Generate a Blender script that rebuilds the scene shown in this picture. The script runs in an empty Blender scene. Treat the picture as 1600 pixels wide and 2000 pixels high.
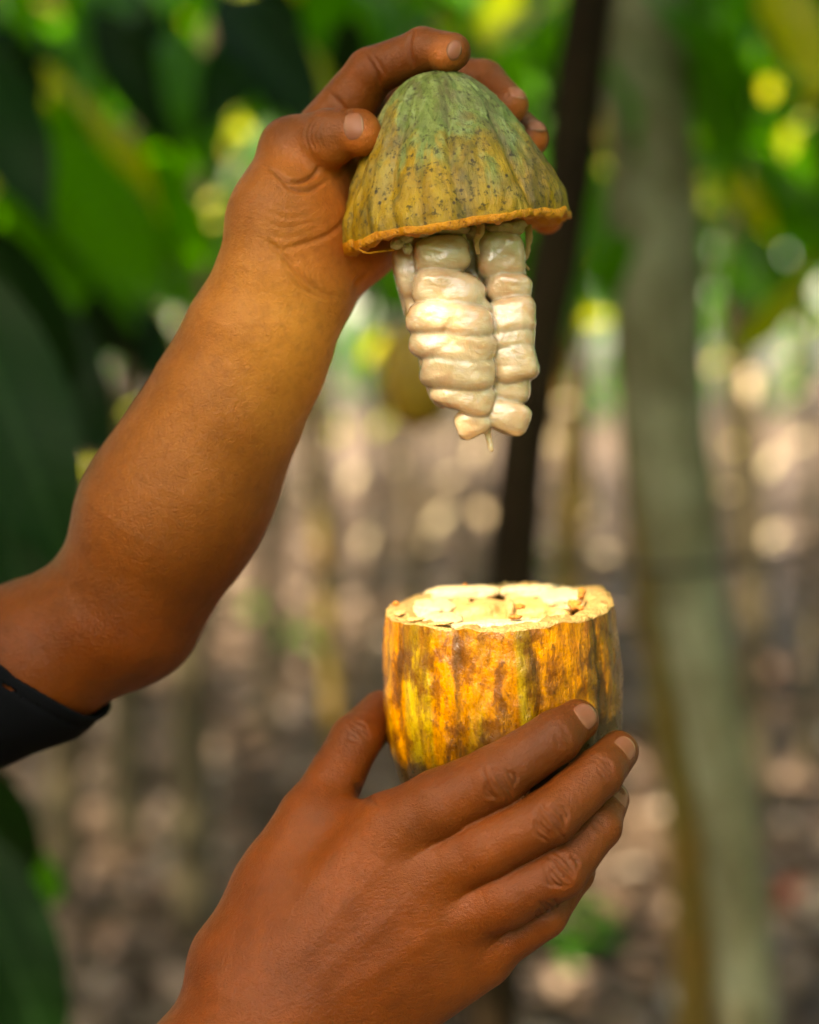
import bpy, math, random
import numpy as np
from mathutils import Vector, Matrix

random.seed(7)
RNG = np.random.default_rng(7)
SC = bpy.context.scene
COL = SC.collection

# ------------------------------------------------------------------ camera, sky, sun, exposure
PITCH = math.radians(5.0)
CAM = np.array([0.0, 0.0, 1.55])
FPX = 50.0 / 24.0 * 1600.0            # focal length in photo pixels
U = 0.0002                            # metres per photo pixel on the focus plane
FWD = np.array([0, math.cos(PITCH), -math.sin(PITCH)])
UP = np.array([0, math.sin(PITCH), math.cos(PITCH)])
RIGHT = np.array([1.0, 0, 0])

cd = bpy.data.cameras.new("camera")
cam = bpy.data.objects.new("camera", cd)
COL.objects.link(cam)
cam.location = CAM
cam.rotation_euler = (math.radians(90) - PITCH, 0, 0)
cd.sensor_fit = 'HORIZONTAL'
cd.sensor_width = 24.0
cd.lens = 50.0
cd.clip_start = 0.02
cd.clip_end = 2000
cd.dof.use_dof = True
cd.dof.focus_distance = FPX * U - 0.007
cd.dof.aperture_fstop = 2.95
cd.dof.aperture_blades = 0
SC.camera = cam

SUN_EL, SUN_AZ = math.radians(46), math.radians(-140)   # azimuth from +Y towards +X: the sun stands behind the camera to the left
SUN = np.array([math.cos(SUN_EL) * math.sin(SUN_AZ), math.cos(SUN_EL) * math.cos(SUN_AZ), math.sin(SUN_EL)])
wd = bpy.data.worlds.new("World")
SC.world = wd
wd.use_nodes = True
wt = wd.node_tree
sky = wt.nodes.new("ShaderNodeTexSky")
sky.sky_type = 'NISHITA'
sky.sun_disc = False
sky.sun_elevation = SUN_EL
sky.sun_rotation = SUN_AZ
sky.dust_density = 3.0
sky.ozone_density = 0.6
bg = wt.nodes["Background"]
bg.inputs[1].default_value = 0.14
wt.links.new(sky.outputs[0], bg.inputs[0])
sd = bpy.data.lights.new("sun", 'SUN')
sd.energy = 2.2
sd.angle = math.radians(0.53)
sd.color = (1.0, 0.93, 0.80)
sun = bpy.data.objects.new("sun", sd)
COL.objects.link(sun)
sun.location = (-3, -4, 8)
sun.rotation_euler = Vector(SUN).to_track_quat('Z', 'Y').to_euler()
vs = SC.view_settings
vs.view_transform = 'Standard'
vs.look = 'None'
vs.gamma = 1.0
vs.use_curve_mapping = False
vs.exposure = 2.68
vs.use_white_balance = True
vs.white_balance_temperature = 8700
vs.white_balance_tint = 10
SC.render.engine = 'CYCLES'
cy = SC.cycles
cy.max_bounces = 8
cy.diffuse_bounces = 4
cy.glossy_bounces = 3
cy.transmission_bounces = 6
cy.caustics_reflective = False
cy.caustics_refractive = False
cy.sample_clamp_indirect = 6.0
cy.use_denoising = True


# ------------------------------------------------------------------ helpers
def tag(o, label=None, cat=None, group=None, kind=None):
    if label: o["label"] = label
    if cat: o["category"] = cat
    if group: o["group"] = group
    if kind: o["kind"] = kind
    return o


def W(px, py, w):
    """photo pixel at depth offset w (pixels of the focus plane) -> subject units"""
    k = 1 + w / FPX
    return np.array([(px - 800) * k, w, (1000 - py) * k], dtype=np.float64)


ORIGIN = CAM + FWD * FPX * U
ROT = np.stack([RIGHT, FWD, UP], axis=1)


def to_world(P):
    return (np.asarray(P, dtype=np.float64) * U) @ ROT.T + ORIGIN


def dir_local(v):
    return np.asarray(v) @ ROT


def at(px, py, d):
    """point d metres in front of the camera at a pixel"""
    return CAM + FWD * d + RIGHT * ((px - 800) / FPX * d) + UP * ((1000 - py) / FPX * d)


def mesh_np(name, V, F, smooth=True, mats=(), attrs=None, fmat=None):
    """V (n,3), F (m,k) array or list of faces"""
    me = bpy.data.meshes.new(name)
    V = np.ascontiguousarray(V, dtype=np.float32)
    if isinstance(F, np.ndarray):
        m, k = F.shape
        me.vertices.add(len(V))
        me.vertices.foreach_set("co", V.ravel())
        me.loops.add(m * k)
        me.loops.foreach_set("vertex_index", np.ascontiguousarray(F, dtype=np.int32).ravel())
        me.polygons.add(m)
        me.polygons.foreach_set("loop_start", np.arange(0, m * k, k, dtype=np.int32))
        me.polygons.foreach_set("loop_total", np.full(m, k, dtype=np.int32))
        me.update(calc_edges=True)
        me.validate()
    else:
        me.from_pydata(V.tolist(), [], F)
        me.update()
    if smooth:
        me.polygons.foreach_set("use_smooth", np.ones(len(me.polygons), dtype=bool))
    if attrs:
        for k_, a in attrs.items():
            if a.ndim == 1:
                at_ = me.attributes.new(k_, 'FLOAT', 'POINT')
                at_.data.foreach_set("value", np.ascontiguousarray(a, dtype=np.float32))
            else:
                at_ = me.attributes.new(k_, 'FLOAT_VECTOR', 'POINT')
                at_.data.foreach_set("vector", np.ascontiguousarray(a, dtype=np.float32).ravel())
    for m_ in mats:
        me.materials.append(m_)
    if fmat is not None:
        me.polygons.foreach_set("material_index", np.ascontiguousarray(fmat, dtype=np.int32))
    return me


def link(name, me, parent=None, matrix=None):
    o = bpy.data.objects.new(name, me)
    COL.objects.link(o)
    if matrix is not None:
        o.matrix_world = matrix
    if parent is not None:
        o.parent = parent
        o.matrix_parent_inverse = parent.matrix_world.inverted()
    return o


def empty(name, loc, matrix=None):
    o = bpy.data.objects.new(name, None)
    COL.objects.link(o)
    o.empty_display_size = 0.05
    if matrix is not None:
        o.matrix_world = matrix
    else:
        o.matrix_world = Matrix.Translation(Vector(loc))
    return o


def vnoise(P, seed=0, octaves=3, scale=1.0):
    """cheap smooth value noise for points (n,3), about -1..1"""
    rng = np.random.default_rng(1000 + seed)
    out = np.zeros(len(P))
    amp, tot = 1.0, 0.0
    for o in range(octaves):
        G = rng.uniform(-1, 1, (32, 32, 32))
        Q = np.asarray(P) * scale * (2 ** o) + rng.uniform(0, 32, 3)
        i = np.floor(Q).astype(np.int64)
        f = Q - i
        f = f * f * (3 - 2 * f)
        s = 0
        for dx in (0, 1):
            wx = f[:, 0] if dx else 1 - f[:, 0]
            for dy in (0, 1):
                wy = f[:, 1] if dy else 1 - f[:, 1]
                for dz in (0, 1):
                    wz = f[:, 2] if dz else 1 - f[:, 2]
                    s = s + wx * wy * wz * G[(i[:, 0] + dx) % 32, (i[:, 1] + dy) % 32, (i[:, 2] + dz) % 32]
        out += amp * s
        tot += amp
        amp *= 0.5
    return out / tot * 1.6


# ------------------------------------------------------------------ material helper
class NT:
    def __init__(s, name):
        s.m = bpy.data.materials.new(name)
        s.m.use_nodes = True
        s.t = s.m.node_tree
        s.b = s.t.nodes["Principled BSDF"]
        s.out = s.t.nodes["Material Output"]

    def put(s, sock, v):
        if isinstance(v, bpy.types.NodeSocket):
            s.t.links.new(v, sock)
        else:
            if sock.type == 'RGBA' and len(v) == 3:
                v = (*v, 1)
            sock.default_value = v

    def n(s, typ, ins=None, out=0, **props):
        nd = s.t.nodes.new("ShaderNode" + typ)
        for k, v in props.items():
            setattr(nd, k, v)
        for k, v in (ins or {}).items():
            s.put(nd.inputs[k], v)
        return nd.outputs[out] if out is not None else nd

    def coord(s, which="Object", scale=None, loc=None):
        c = s.n("TexCoord", out=None).outputs[which]
        if scale is not None or loc is not None:
            c = s.n("Mapping", {"Vector": c, "Scale": scale or (1, 1, 1), "Location": loc or (0, 0, 0)})
        return c

    def noise(s, vec, scale, detail=4, rough=0.55, dist=0.0, out=0):
        return s.n("TexNoise", {"Vector": vec, "Scale": scale, "Detail": detail, "Roughness": rough, "Distortion": dist}, out=out)

    def ramp(s, fac, stops, interp='LINEAR'):
        nd = s.t.nodes.new("ShaderNodeValToRGB")
        s.put(nd.inputs[0], fac)
        cr = nd.color_ramp
        cr.interpolation = interp
        while len(cr.elements) > 1:
            cr.elements.remove(cr.elements[-1])
        for i, (p, c) in enumerate(stops):
            e = cr.elements[0] if i == 0 else cr.elements.new(p)
            e.position = p
            c = (c, c, c) if isinstance(c, (int, float)) else c
            e.color = (*c[:3], 1)
        return nd.outputs[0]

    def mix(s, fac, a, b, blend='MIX'):
        nd = s.t.nodes.new("ShaderNodeMix")
        nd.data_type = 'RGBA'
        nd.blend_type = blend
        s.put(nd.inputs[0], fac)
        s.put(nd.inputs[6], a)
        s.put(nd.inputs[7], b)
        return nd.outputs[2]

    def math(s, op, a, b=0.0, c=0.0, clamp=False):
        nd = s.t.nodes.new("ShaderNodeMath")
        nd.operation = op
        nd.use_clamp = clamp
        s.put(nd.inputs[0], a)
        s.put(nd.inputs[1], b)
        s.put(nd.inputs[2], c)
        return nd.outputs[0]

    def attr(s, name, out="Fac"):
        return s.n("Attribute", out=None, attribute_name=name).outputs[out]

    def bump(s, h, strength, dist, normal=None):
        ins = {"Height": h, "Strength": strength, "Distance": dist}
        if normal is not None:
            ins["Normal"] = normal
        return s.n("Bump", ins)

    def set(s, **kw):
        for k, v in kw.items():
            s.put(s.b.inputs[k.replace("_", " ")], v)
        return s.m


def rgb(h):
    """sRGB hex -> linear"""
    c = [int(h[i:i + 2], 16) / 255 for i in (0, 2, 4)]
    return tuple(x / 12.92 if x <= 0.04045 else ((x + 0.055) / 1.055) ** 2.4 for x in c)


# ------------------------------------------------------------------ materials
def mat_skin():
    s = NT("skin")
    co = s.coord("Object")
    tone = s.attr("tone")
    kn = s.attr("knuckle_shaded")
    n1 = s.noise(co, 45, 4, 0.6)
    n2 = s.noise(co, 260, 3, 0.6)
    base = s.ramp(n1, [(0.3, (0.132, 0.0265, 0.003)), (0.7, (0.212, 0.044, 0.005))])
    palm = s.ramp(n1, [(0.3, (0.56, 0.140, 0.024)), (0.7, (0.66, 0.190, 0.042))])
    inner_lit = s.ramp(n1, [(0.3, (0.62, 0.225, 0.034)), (0.7, (0.72, 0.285, 0.055))])
    c = s.mix(s.attr('inner_lit'), base, inner_lit)
    c = s.mix(tone, c, palm)
    c = s.mix(s.math('MULTIPLY', kn, 0.75), c, (0.075, 0.024, 0.009))  # knuckle pigment plus painted shade of fingers and folds
    c = s.mix(s.math('MULTIPLY', s.ramp(n2, [(0.45, 0.0), (0.75, 1.0)]), 0.30), c, (0.13, 0.036, 0.008))
    red = s.ramp(s.noise(co, 17, 3, 0.5), [(0.45, 0.0), (0.7, 1.0)])
    c = s.mix(s.math('MULTIPLY', red, 0.30), c, (0.26, 0.066, 0.010))
    pores = s.n("TexVoronoi", {"Vector": co, "Scale": 1500.0}, feature='DISTANCE_TO_EDGE')
    fine = s.noise(co, 900, 3, 0.6)
    h = s.math('ADD', s.math('MULTIPLY', pores, 0.5), fine)
    bp = s.bump(h, 0.5, 0.0009)
    bp = s.bump(s.noise(co, 240, 5, 0.65), 0.25, 0.0022, bp)
    s.set(Base_Color=c, Roughness=s.ramp(n2, [(0.3, 0.36), (0.7, 0.48)]), Normal=bp)
    s.b.inputs["Specular IOR Level"].default_value = 0.27
    s.b.subsurface_method = 'RANDOM_WALK'
    s.b.inputs["Subsurface Weight"].default_value = 0.15
    s.b.inputs["Subsurface Radius"].default_value = (1.0, 0.35, 0.18)
    s.b.inputs["Subsurface Scale"].default_value = 0.0025
    return s.m


def mat_nail():
    s = NT("fingernail")
    uv = s.attr("uvw", "Vector")
    sep = s.n("SeparateXYZ", {0: uv}, out=None)
    c = s.ramp(sep.outputs[1], [(0.0, (0.13, 0.04, 0.02)), (0.10, (0.27, 0.105, 0.056)), (0.30, (0.27, 0.090, 0.05)), (0.84, (0.29, 0.10, 0.056)), (0.94, (0.36, 0.20, 0.12)), (1.0, (0.16, 0.07, 0.035))])
    ed = s.n('MapRange', {0: s.math('ABSOLUTE', sep.outputs[0]), 1: 0.72, 2: 1.0, 3: 0.0, 4: 0.8})
    c = s.mix(ed, c, (0.13, 0.045, 0.02))
    n = s.noise(uv, 6, 3)
    c = s.mix(s.math('MULTIPLY', n, 0.25), c, (0.22, 0.09, 0.06))
    st = s.n("TexNoise", {"Vector": s.n("Mapping", {"Vector": uv, "Scale": (16, 1, 1)}), "Scale": 1.0, "Detail": 2.0})
    return s.set(Base_Color=c, Roughness=0.4, Normal=s.bump(st, 0.15, 0.0004), Specular_IOR_Level=0.3, Subsurface_Weight=0.15,
                 Subsurface_Radius=(1, 0.5, 0.3), Subsurface_Scale=0.002)


def mat_shirt():
    s = NT("black_cloth")
    co = s.coord("Object")
    w1 = s.n("TexWave", {"Vector": co, "Scale": 420.0, "Distortion": 1.0}, wave_type='BANDS', bands_direction='DIAGONAL')
    c = s.mix(s.noise(co, 60, 3), (0.0025, 0.003, 0.0045), (0.006, 0.0065, 0.009))
    return s.set(Base_Color=c, Roughness=0.95, Normal=s.bump(w1, 0.2, 0.0006), Specular_IOR_Level=0.1)


def mat_plain(name, col, rough=0.8, var=0.3, scale=40):
    s = NT(name)
    co = s.coord("Object")
    n = s.noise(co, scale, 5, 0.6)
    c = s.mix(n, tuple(x * (1 - var) for x in col), tuple(min(1, x * (1 + var)) for x in col))
    return s.set(Base_Color=c, Roughness=rough, Normal=s.bump(n, 0.3, 0.002))


def mat_husk_cap():
    s = NT("husk_green")
    co = s.coord("Object")
    rid = s.attr("ridge")
    hg = s.attr("hgt")
    streak = s.n("Mapping", {"Vector": co, "Scale": (1.0, 1.0, 0.22)})
    n1 = s.noise(streak, 75, 5, 0.62, 0.6)
    n2 = s.noise(streak, 190, 5, 0.65, 0.3)
    n3 = s.noise(co, 420, 4, 0.7)
    n4 = s.noise(co, 60, 5, 0.65, 0.8)
    green = s.ramp(n2, [(0.28, (0.060, 0.086, 0.012)), (0.5, (0.140, 0.185, 0.045)), (0.72, (0.250, 0.310, 0.130))])
    yel = s.ramp(n2, [(0.25, (0.17, 0.085, 0.003)), (0.55, (0.33, 0.19, 0.006)), (0.8, (0.40, 0.25, 0.012))])
    # yellow grows towards the cut
    yf = s.math('ADD', s.math('MULTIPLY', s.math('SUBTRACT', 1.0, hg), 0.75), s.math('MULTIPLY', n1, 1.35))
    yf = s.math('ADD', yf, s.math('MULTIPLY', s.attr("left"), 0.30))
    c = s.mix(s.ramp(yf, [(1.08, 0.0), (1.08, 0.0)]) if False else s.n("MapRange", {0: yf, 1: 1.03, 2: 1.25, 3: 0.0, 4: 1.0}), green, yel)
    # grey bloom on the ridges
    gf = s.math('MULTIPLY', s.n("MapRange", {0: n4, 1: 0.50, 2: 0.68, 3: 0.0, 4: 1.0}), s.math('MULTIPLY_ADD', hg, 0.7, 0.15))
    c = s.mix(s.math('MULTIPLY', gf, 0.8), c, (0.235, 0.265, 0.150))
    # grooves darkened and ridges lightened to paint the rib shading; patches are skin scars
    bf = s.n("MapRange", {0: s.math('ADD', n1, s.math('MULTIPLY', rid, -0.22)), 1: 0.40, 2: 0.52, 3: 0.0, 4: 1.0})
    bf2 = s.n("MapRange", {0: s.noise(streak, 46, 5, 0.7, 1.0), 1: 0.50, 2: 0.60, 3: 0.0, 4: 1.0})
    c = s.mix(s.math('MULTIPLY', bf, 0.6), c, (0.040, 0.045, 0.008))
    c = s.mix(s.math('MULTIPLY', s.n("MapRange", {0: rid, 1: 0.80, 2: 0.98, 3: 0.0, 4: 1.0}), 0.35), c, (0.36, 0.33, 0.05))
    c = s.mix(s.math('MULTIPLY', bf2, 0.6), c, (0.095, 0.068, 0.032))
    sp = s.n("MapRange", {0: n3, 1: 0.54, 2: 0.64, 3: 0.0, 4: 1.0})
    c = s.mix(s.math('MULTIPLY', sp, 0.8), c, (0.030, 0.022, 0.006))
    dots = s.n("TexVoronoi", {"Vector": co, "Scale": 210.0, "Randomness": 1.0})
    dm = s.math('MULTIPLY', s.n("MapRange", {0: dots, 1: 0.10, 2: 0.20, 3: 1.0, 4: 0.0}), s.n("MapRange", {0: n4, 1: 0.42, 2: 0.55, 3: 0.0, 4: 1.0}))
    c = s.mix(s.math('MULTIPLY', dm, 0.9), c, (0.025, 0.015, 0.008))
    h = s.math('ADD', s.math('MULTIPLY', n3, 0.5), n2)
    bp = s.bump(h, 0.55, 0.0022)
    bp = s.bump(n1, 0.5, 0.004, bp)
    s.set(Base_Color=c, Roughness=s.ramp(n3, [(0.3, 0.42), (0.7, 0.65)]), Normal=bp)
    s.b.inputs["Specular IOR Level"].default_value = 0.4
    return s.m


def mat_husk_low():
    s = NT("husk_golden")
    co = s.coord("Object")
    rid = s.attr("ridge")
    hg = s.attr("hgt")
    streak = s.n("Mapping", {"Vector": co, "Scale": (1.0, 1.0, 0.24)})
    n1 = s.noise(streak, 85, 5, 0.62, 0.35)
    n2 = s.noise(streak, 230, 5, 0.65, 0.2)
    n3 = s.noise(co, 430, 4, 0.7)
    n4 = s.noise(s.n("Mapping", {"Vector": co, "Scale": (1.0, 1.0, 0.6)}), 115, 6, 0.72, 0.35)
    yel = s.ramp(n2, [(0.25, (0.20, 0.050, 0.001)), (0.5, (0.36, 0.130, 0.0015)), (0.8, (0.46, 0.200, 0.003))])
    grn = s.ramp(n2, [(0.25, (0.15, 0.105, 0.003)), (0.7, (0.32, 0.26, 0.012))])
    stripe = s.noise(s.n("Mapping", {"Vector": co, "Scale": (1.0, 1.0, 0.07)}), 78, 3, 0.5)
    c = s.mix(s.n("MapRange", {0: stripe, 1: 0.54, 2: 0.66, 3: 0.0, 4: 0.75}), yel, grn)
    rust = s.n("MapRange", {0: s.math('ADD', n4, s.math('MULTIPLY', rid, -0.16)), 1: 0.36, 2: 0.48, 3: 0.0, 4: 1.0})
    c = s.mix(s.math('MULTIPLY', rust, 0.85), c, s.mix(n2, (0.032, 0.008, 0.001), (0.15, 0.040, 0.002)))
    br = s.n("MapRange", {0: n1, 1: 0.50, 2: 0.60, 3: 0.0, 4: 1.0})
    c = s.mix(s.math('MULTIPLY', br, 0.6), c, (0.06, 0.020, 0.002))
    gr = s.n("MapRange", {0: s.math('ADD', rid, s.math('MULTIPLY', s.math('SUBTRACT', n2, 0.5), 0.9)), 1: 0.28, 2: 0.52, 3: 1.0, 4: 0.0})
    c = s.mix(s.math('MULTIPLY', gr, 0.7), c, (0.045, 0.018, 0.003))
    # old brown stain on the lower end of the fruit, deepened with painted shade
    st = s.math('ADD', s.attr("stain_shade"), s.math('MULTIPLY', s.math('SUBTRACT', n4, 0.5), 1.0))
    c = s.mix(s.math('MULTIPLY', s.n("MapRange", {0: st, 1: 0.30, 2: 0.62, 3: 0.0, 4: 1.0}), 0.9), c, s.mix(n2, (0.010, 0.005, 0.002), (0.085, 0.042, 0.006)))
    sp = s.n("MapRange", {0: n3, 1: 0.58, 2: 0.70, 3: 0.0, 4: 1.0})
    c = s.mix(s.math('MULTIPLY', sp, 0.75), c, (0.035, 0.010, 0.002))
    bp = s.bump(s.math('ADD', s.math('MULTIPLY', n3, 0.4), n2), 0.5, 0.0022)
    bp = s.bump(n1, 0.45, 0.004, bp)
    s.set(Base_Color=c, Roughness=s.ramp(n3, [(0.3, 0.22), (0.7, 0.40)]), Normal=bp, Coat_Weight=0.35, Coat_Roughness=0.10, Coat_Normal=s.bump(n3, 0.35, 0.0015, s.bump(n1, 0.3, 0.003)))
    return s.m


def mat_flesh(name, a, b, dark, sc=160, dk=0.62):
    s = NT(name)
    co = s.coord("Object")
    n1 = s.noise(co, sc, 5, 0.65, 0.8)
    n2 = s.noise(co, sc * 3.2, 4, 0.7)
    c = s.mix(n1, a, b)
    c = s.mix(s.math('MULTIPLY', s.n("MapRange", {0: n2, 1: 0.56, 2: 0.70, 3: 0.0, 4: 1.0}), dk), c, dark)
    return s.set(Base_Color=c, Roughness=0.42, Normal=s.bump(s.math('ADD', n1, n2), 0.9, 0.002), Subsurface_Weight=0.1,
                 Subsurface_Radius=(1, 0.6, 0.25), Subsurface_Scale=0.0015)


def mat_pulp():
    s = NT("white_pulp")
    co = s.coord("Object")
    n1 = s.noise(co, 65, 4, 0.6, 0.5)
    n2 = s.noise(co, 330, 4, 0.6)
    c = s.ramp(n1, [(0.25, (0.54, 0.33, 0.18)), (0.5, (0.63, 0.45, 0.29)), (0.78, (0.70, 0.55, 0.40))])
    pk = s.n("MapRange", {0: s.noise(co, 48, 3, 0.5, 0.4), 1: 0.50, 2: 0.66, 3: 0.0, 4: 0.6})
    c = s.mix(pk, c, (0.66, 0.34, 0.18))
    bp = s.bump(n2, 0.16, 0.0012)
    bp = s.bump(s.noise(co, 120, 4, 0.55, 1.2), 0.28, 0.0035, bp)
    fib = s.noise(s.n('Mapping', {'Vector': co, 'Scale': (0.35, 1, 1.6)}), 420, 3, 0.6, 0.6)
    bp = s.bump(fib, 0.10, 0.001, bp)
    c = s.mix(s.math('MULTIPLY', s.n('MapRange', {0: fib, 1: 0.55, 2: 0.72, 3: 0.0, 4: 1.0}), 0.4), c, (0.80, 0.70, 0.52))
    s.set(Base_Color=c, Roughness=s.ramp(n2, [(0.3, 0.10), (0.75, 0.26)]), Normal=bp, Subsurface_Weight=0.75,
          Subsurface_Radius=(1.0, 0.62, 0.4), Subsurface_Scale=0.007, Coat_Weight=1.0, Coat_Roughness=0.04, Coat_IOR=1.6, Coat_Normal=s.bump(s.noise(co, 150, 3, 0.5, 0.8), 0.35, 0.003))
    return s.m


def mat_leaf(name, dark, light, trans=0.35, rough=0.38, spec=0.45):
    s = NT(name)
    rnd = s.math('FRACT', s.math('ADD', s.attr("rnd"), s.n("ObjectInfo", out=None).outputs["Random"]))
    luv = s.attr("luv", "Vector")
    sep = s.n("SeparateXYZ", {0: luv}, out=None)
    c = s.mix(rnd, dark, light)
    # veins: a pale midrib and side veins at an angle
    ax = s.math('ABSOLUTE', sep.outputs[0])
    mid = s.n("MapRange", {0: ax, 1: 0.03, 2: 0.10, 3: 1.0, 4: 0.0})
    v = s.math('SINE', s.math('MULTIPLY', s.math('SUBTRACT', sep.outputs[1], s.math('MULTIPLY', ax, 0.13)), 78.0))
    vein = s.n("MapRange", {0: v, 1: 0.86, 2: 1.0, 3: 0.0, 4: 1.0})
    vm = s.math('MAXIMUM', mid, s.math('MULTIPLY', vein, 0.55))
    c = s.mix(s.math('MULTIPLY', vm, 0.5), c, tuple(min(1, x * 1.8 + 0.02) for x in light))
    blot = s.noise(s.n("Mapping", {"Vector": luv, "Scale": (1, 4, 1)}), 3.0, 4)
    c = s.mix(s.math('MULTIPLY', s.n("MapRange", {0: blot, 1: 0.58, 2: 0.70, 3: 0.0, 4: 1.0}), 0.35), c, tuple(x * 0.5 for x in dark))
    bp = s.bump(vm, 0.25, 0.003)
    s.set(Base_Color=c, Roughness=rough, Normal=bp)
    s.b.inputs["Specular IOR Level"].default_value = spec
    tr = s.n("BsdfTranslucent", {"Color": s.mix(0.5, c, (0.38, 0.55, 0.02), 'MULTIPLY') if False else s.mix(0.55, c, tuple(min(1, x * 3.0) for x in (light[0] * 1.1, light[1], light[2] * 0.3))), "Normal": bp})
    mx = s.n("MixShader", {0: trans, 1: s.b.outputs[0], 2: tr})
    s.t.links.new(mx, s.out.inputs[0])
    return s.m


def mat_litter(name):
    s = NT(name)
    rnd = s.attr("rnd")
    luv = s.attr("luv", "Vector")
    c = s.ramp(rnd, [(0.0, (0.030, 0.015, 0.008)), (0.3, (0.056, 0.029, 0.016)), (0.58, (0.085, 0.049, 0.030)), (0.80, (0.13, 0.083, 0.056)), (0.92, (0.36, 0.26, 0.20)), (0.97, (0.60, 0.50, 0.42)), (1.0, (0.20, 0.06, 0.02))])
    n = s.noise(luv, 5.0, 4)
    c = s.mix(s.math('MULTIPLY', n, 0.6), c, (0.10, 0.06, 0.035))
    return s.set(Base_Color=c, Roughness=0.7)


def mat_soil():
    s = NT("forest_soil")
    co = s.coord("Object")
    n1 = s.noise(co, 1.3, 6, 0.65, 0.5)
    n2 = s.noise(co, 14, 6, 0.7)
    vor = s.n("TexVoronoi", {"Vector": co, "Scale": 11.0}, out=1)
    sep = s.n("SeparateColor", {0: vor}, out=None)
    c = s.ramp(n2, [(0.3, (0.032, 0.017, 0.009)), (0.5, (0.080, 0.046, 0.027)), (0.72, (0.19, 0.122, 0.080))])
    c2 = s.ramp(sep.outputs[0], [(0.0, (0.035, 0.019, 0.011)), (0.55, (0.090, 0.052, 0.032)), (0.85, (0.20, 0.13, 0.09)), (1.0, (0.46, 0.35, 0.27))])
    c = s.mix(0.55, c, c2)
    c = s.mix(s.math('MULTIPLY', n1, 0.4), c, (0.085, 0.055, 0.035))
    return s.set(Base_Color=c, Roughness=0.9, Normal=s.bump(s.math('ADD', n2, sep.outputs[0]), 0.7, 0.03))


def mat_bark(name, a, b, lichen, lf=0.5):
    s = NT(name)
    co = s.coord("Object")
    st = s.n("Mapping", {"Vector": co, "Scale": (1, 1, 0.3)})
    n1 = s.noise(st, 38, 6, 0.68, 0.4)
    n2 = s.noise(co, 9, 5, 0.62, 0.5)
    n3 = s.noise(co, 90, 4, 0.65)
    c = s.ramp(n1, [(0.3, a), (0.7, b)])
    c = s.mix(s.math('MULTIPLY', s.n("MapRange", {0: s.math('ADD', n2, s.math('MULTIPLY', n3, 0.25)), 1: 0.55, 2: 0.75, 3: 0.0, 4: 1.0}), lf), c, lichen)
    s.b.inputs['Specular IOR Level'].default_value = 0.15
    return s.set(Base_Color=c, Roughness=0.9, Normal=s.bump(s.math('ADD', n1, n3), 0.8, 0.008))


M = {}
M['skin'] = mat_skin()
M['nail'] = mat_nail()
M['shirt'] = mat_shirt()
M['trousers'] = mat_plain("grey_trousers", (0.05, 0.05, 0.055))
M['hair'] = mat_plain("black_hair", (0.012, 0.010, 0.009), 0.6, 0.5, 200)
M['huskcap'] = mat_husk_cap()
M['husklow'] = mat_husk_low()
M['orange'] = mat_flesh("orange_flesh", (0.52, 0.135, 0.002), (0.74, 0.34, 0.015), (0.20, 0.04, 0.001), 150, 0.9)
M['cream'] = mat_flesh("cream_flesh", (0.23, 0.118, 0.03), (0.45, 0.30, 0.11), (0.12, 0.05, 0.012), 130, 0.75)
M['lining'] = mat_flesh("white_lining", (0.48, 0.35, 0.18), (0.60, 0.49, 0.31), (0.32, 0.18, 0.06), 120, 0.6)
M['tanpulp'] = mat_flesh("tan_pulp", (0.34, 0.19, 0.06), (0.50, 0.32, 0.12), (0.20, 0.09, 0.02), 60, 0.4)
M['fibre'] = mat_flesh("brown_fibre", (0.46, 0.25, 0.09), (0.62, 0.40, 0.17), (0.22, 0.08, 0.02))
M['crumb'] = mat_flesh("rust_crumb", (0.42, 0.13, 0.015), (0.55, 0.21, 0.03), (0.20, 0.05, 0.01))
M['pulp'] = mat_pulp()
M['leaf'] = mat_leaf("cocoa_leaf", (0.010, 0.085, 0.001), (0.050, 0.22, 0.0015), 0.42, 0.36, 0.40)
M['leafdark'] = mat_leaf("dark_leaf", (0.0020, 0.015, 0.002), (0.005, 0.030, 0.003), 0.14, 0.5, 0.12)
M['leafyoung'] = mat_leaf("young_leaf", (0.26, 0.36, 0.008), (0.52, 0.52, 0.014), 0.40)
M['leafpale'] = mat_leaf("pale_dry_leaf", (0.46, 0.34, 0.22), (0.70, 0.60, 0.42), 0.25, 0.5)
M['litter'] = mat_litter("fallen_leaf")
M['soil'] = mat_soil()
M['bark'] = mat_bark("grey_bark", (0.11, 0.100, 0.058), (0.25, 0.235, 0.145), (0.34, 0.345, 0.24), 0.85)
M['barkdark'] = mat_bark("dark_bark", (0.008, 0.0042, 0.0018), (0.022, 0.012, 0.005), (0.028, 0.018, 0.008), 0.4)
M['barkolive'] = mat_bark("olive_bark", (0.10, 0.075, 0.020), (0.19, 0.145, 0.040), (0.20, 0.10, 0.02), 0.7)
M['barkbrown'] = mat_bark("brown_bark", (0.035, 0.026, 0.015), (0.080, 0.062, 0.038), (0.11, 0.10, 0.06), 0.6)
M['barkpale'] = mat_bark("pale_bark", (0.16, 0.15, 0.115), (0.30, 0.29, 0.23), (0.36, 0.37, 0.29), 0.8)
M['podolive'] = mat_flesh("olive_husk", (0.22, 0.125, 0.006), (0.36, 0.22, 0.012), (0.09, 0.045, 0.008), 60)
M['wire'] = mat_plain("rusty_wire", (0.03, 0.026, 0.022))
M['redleaf'] = mat_plain("red_fruit_skin", (0.28, 0.045, 0.015))


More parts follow.
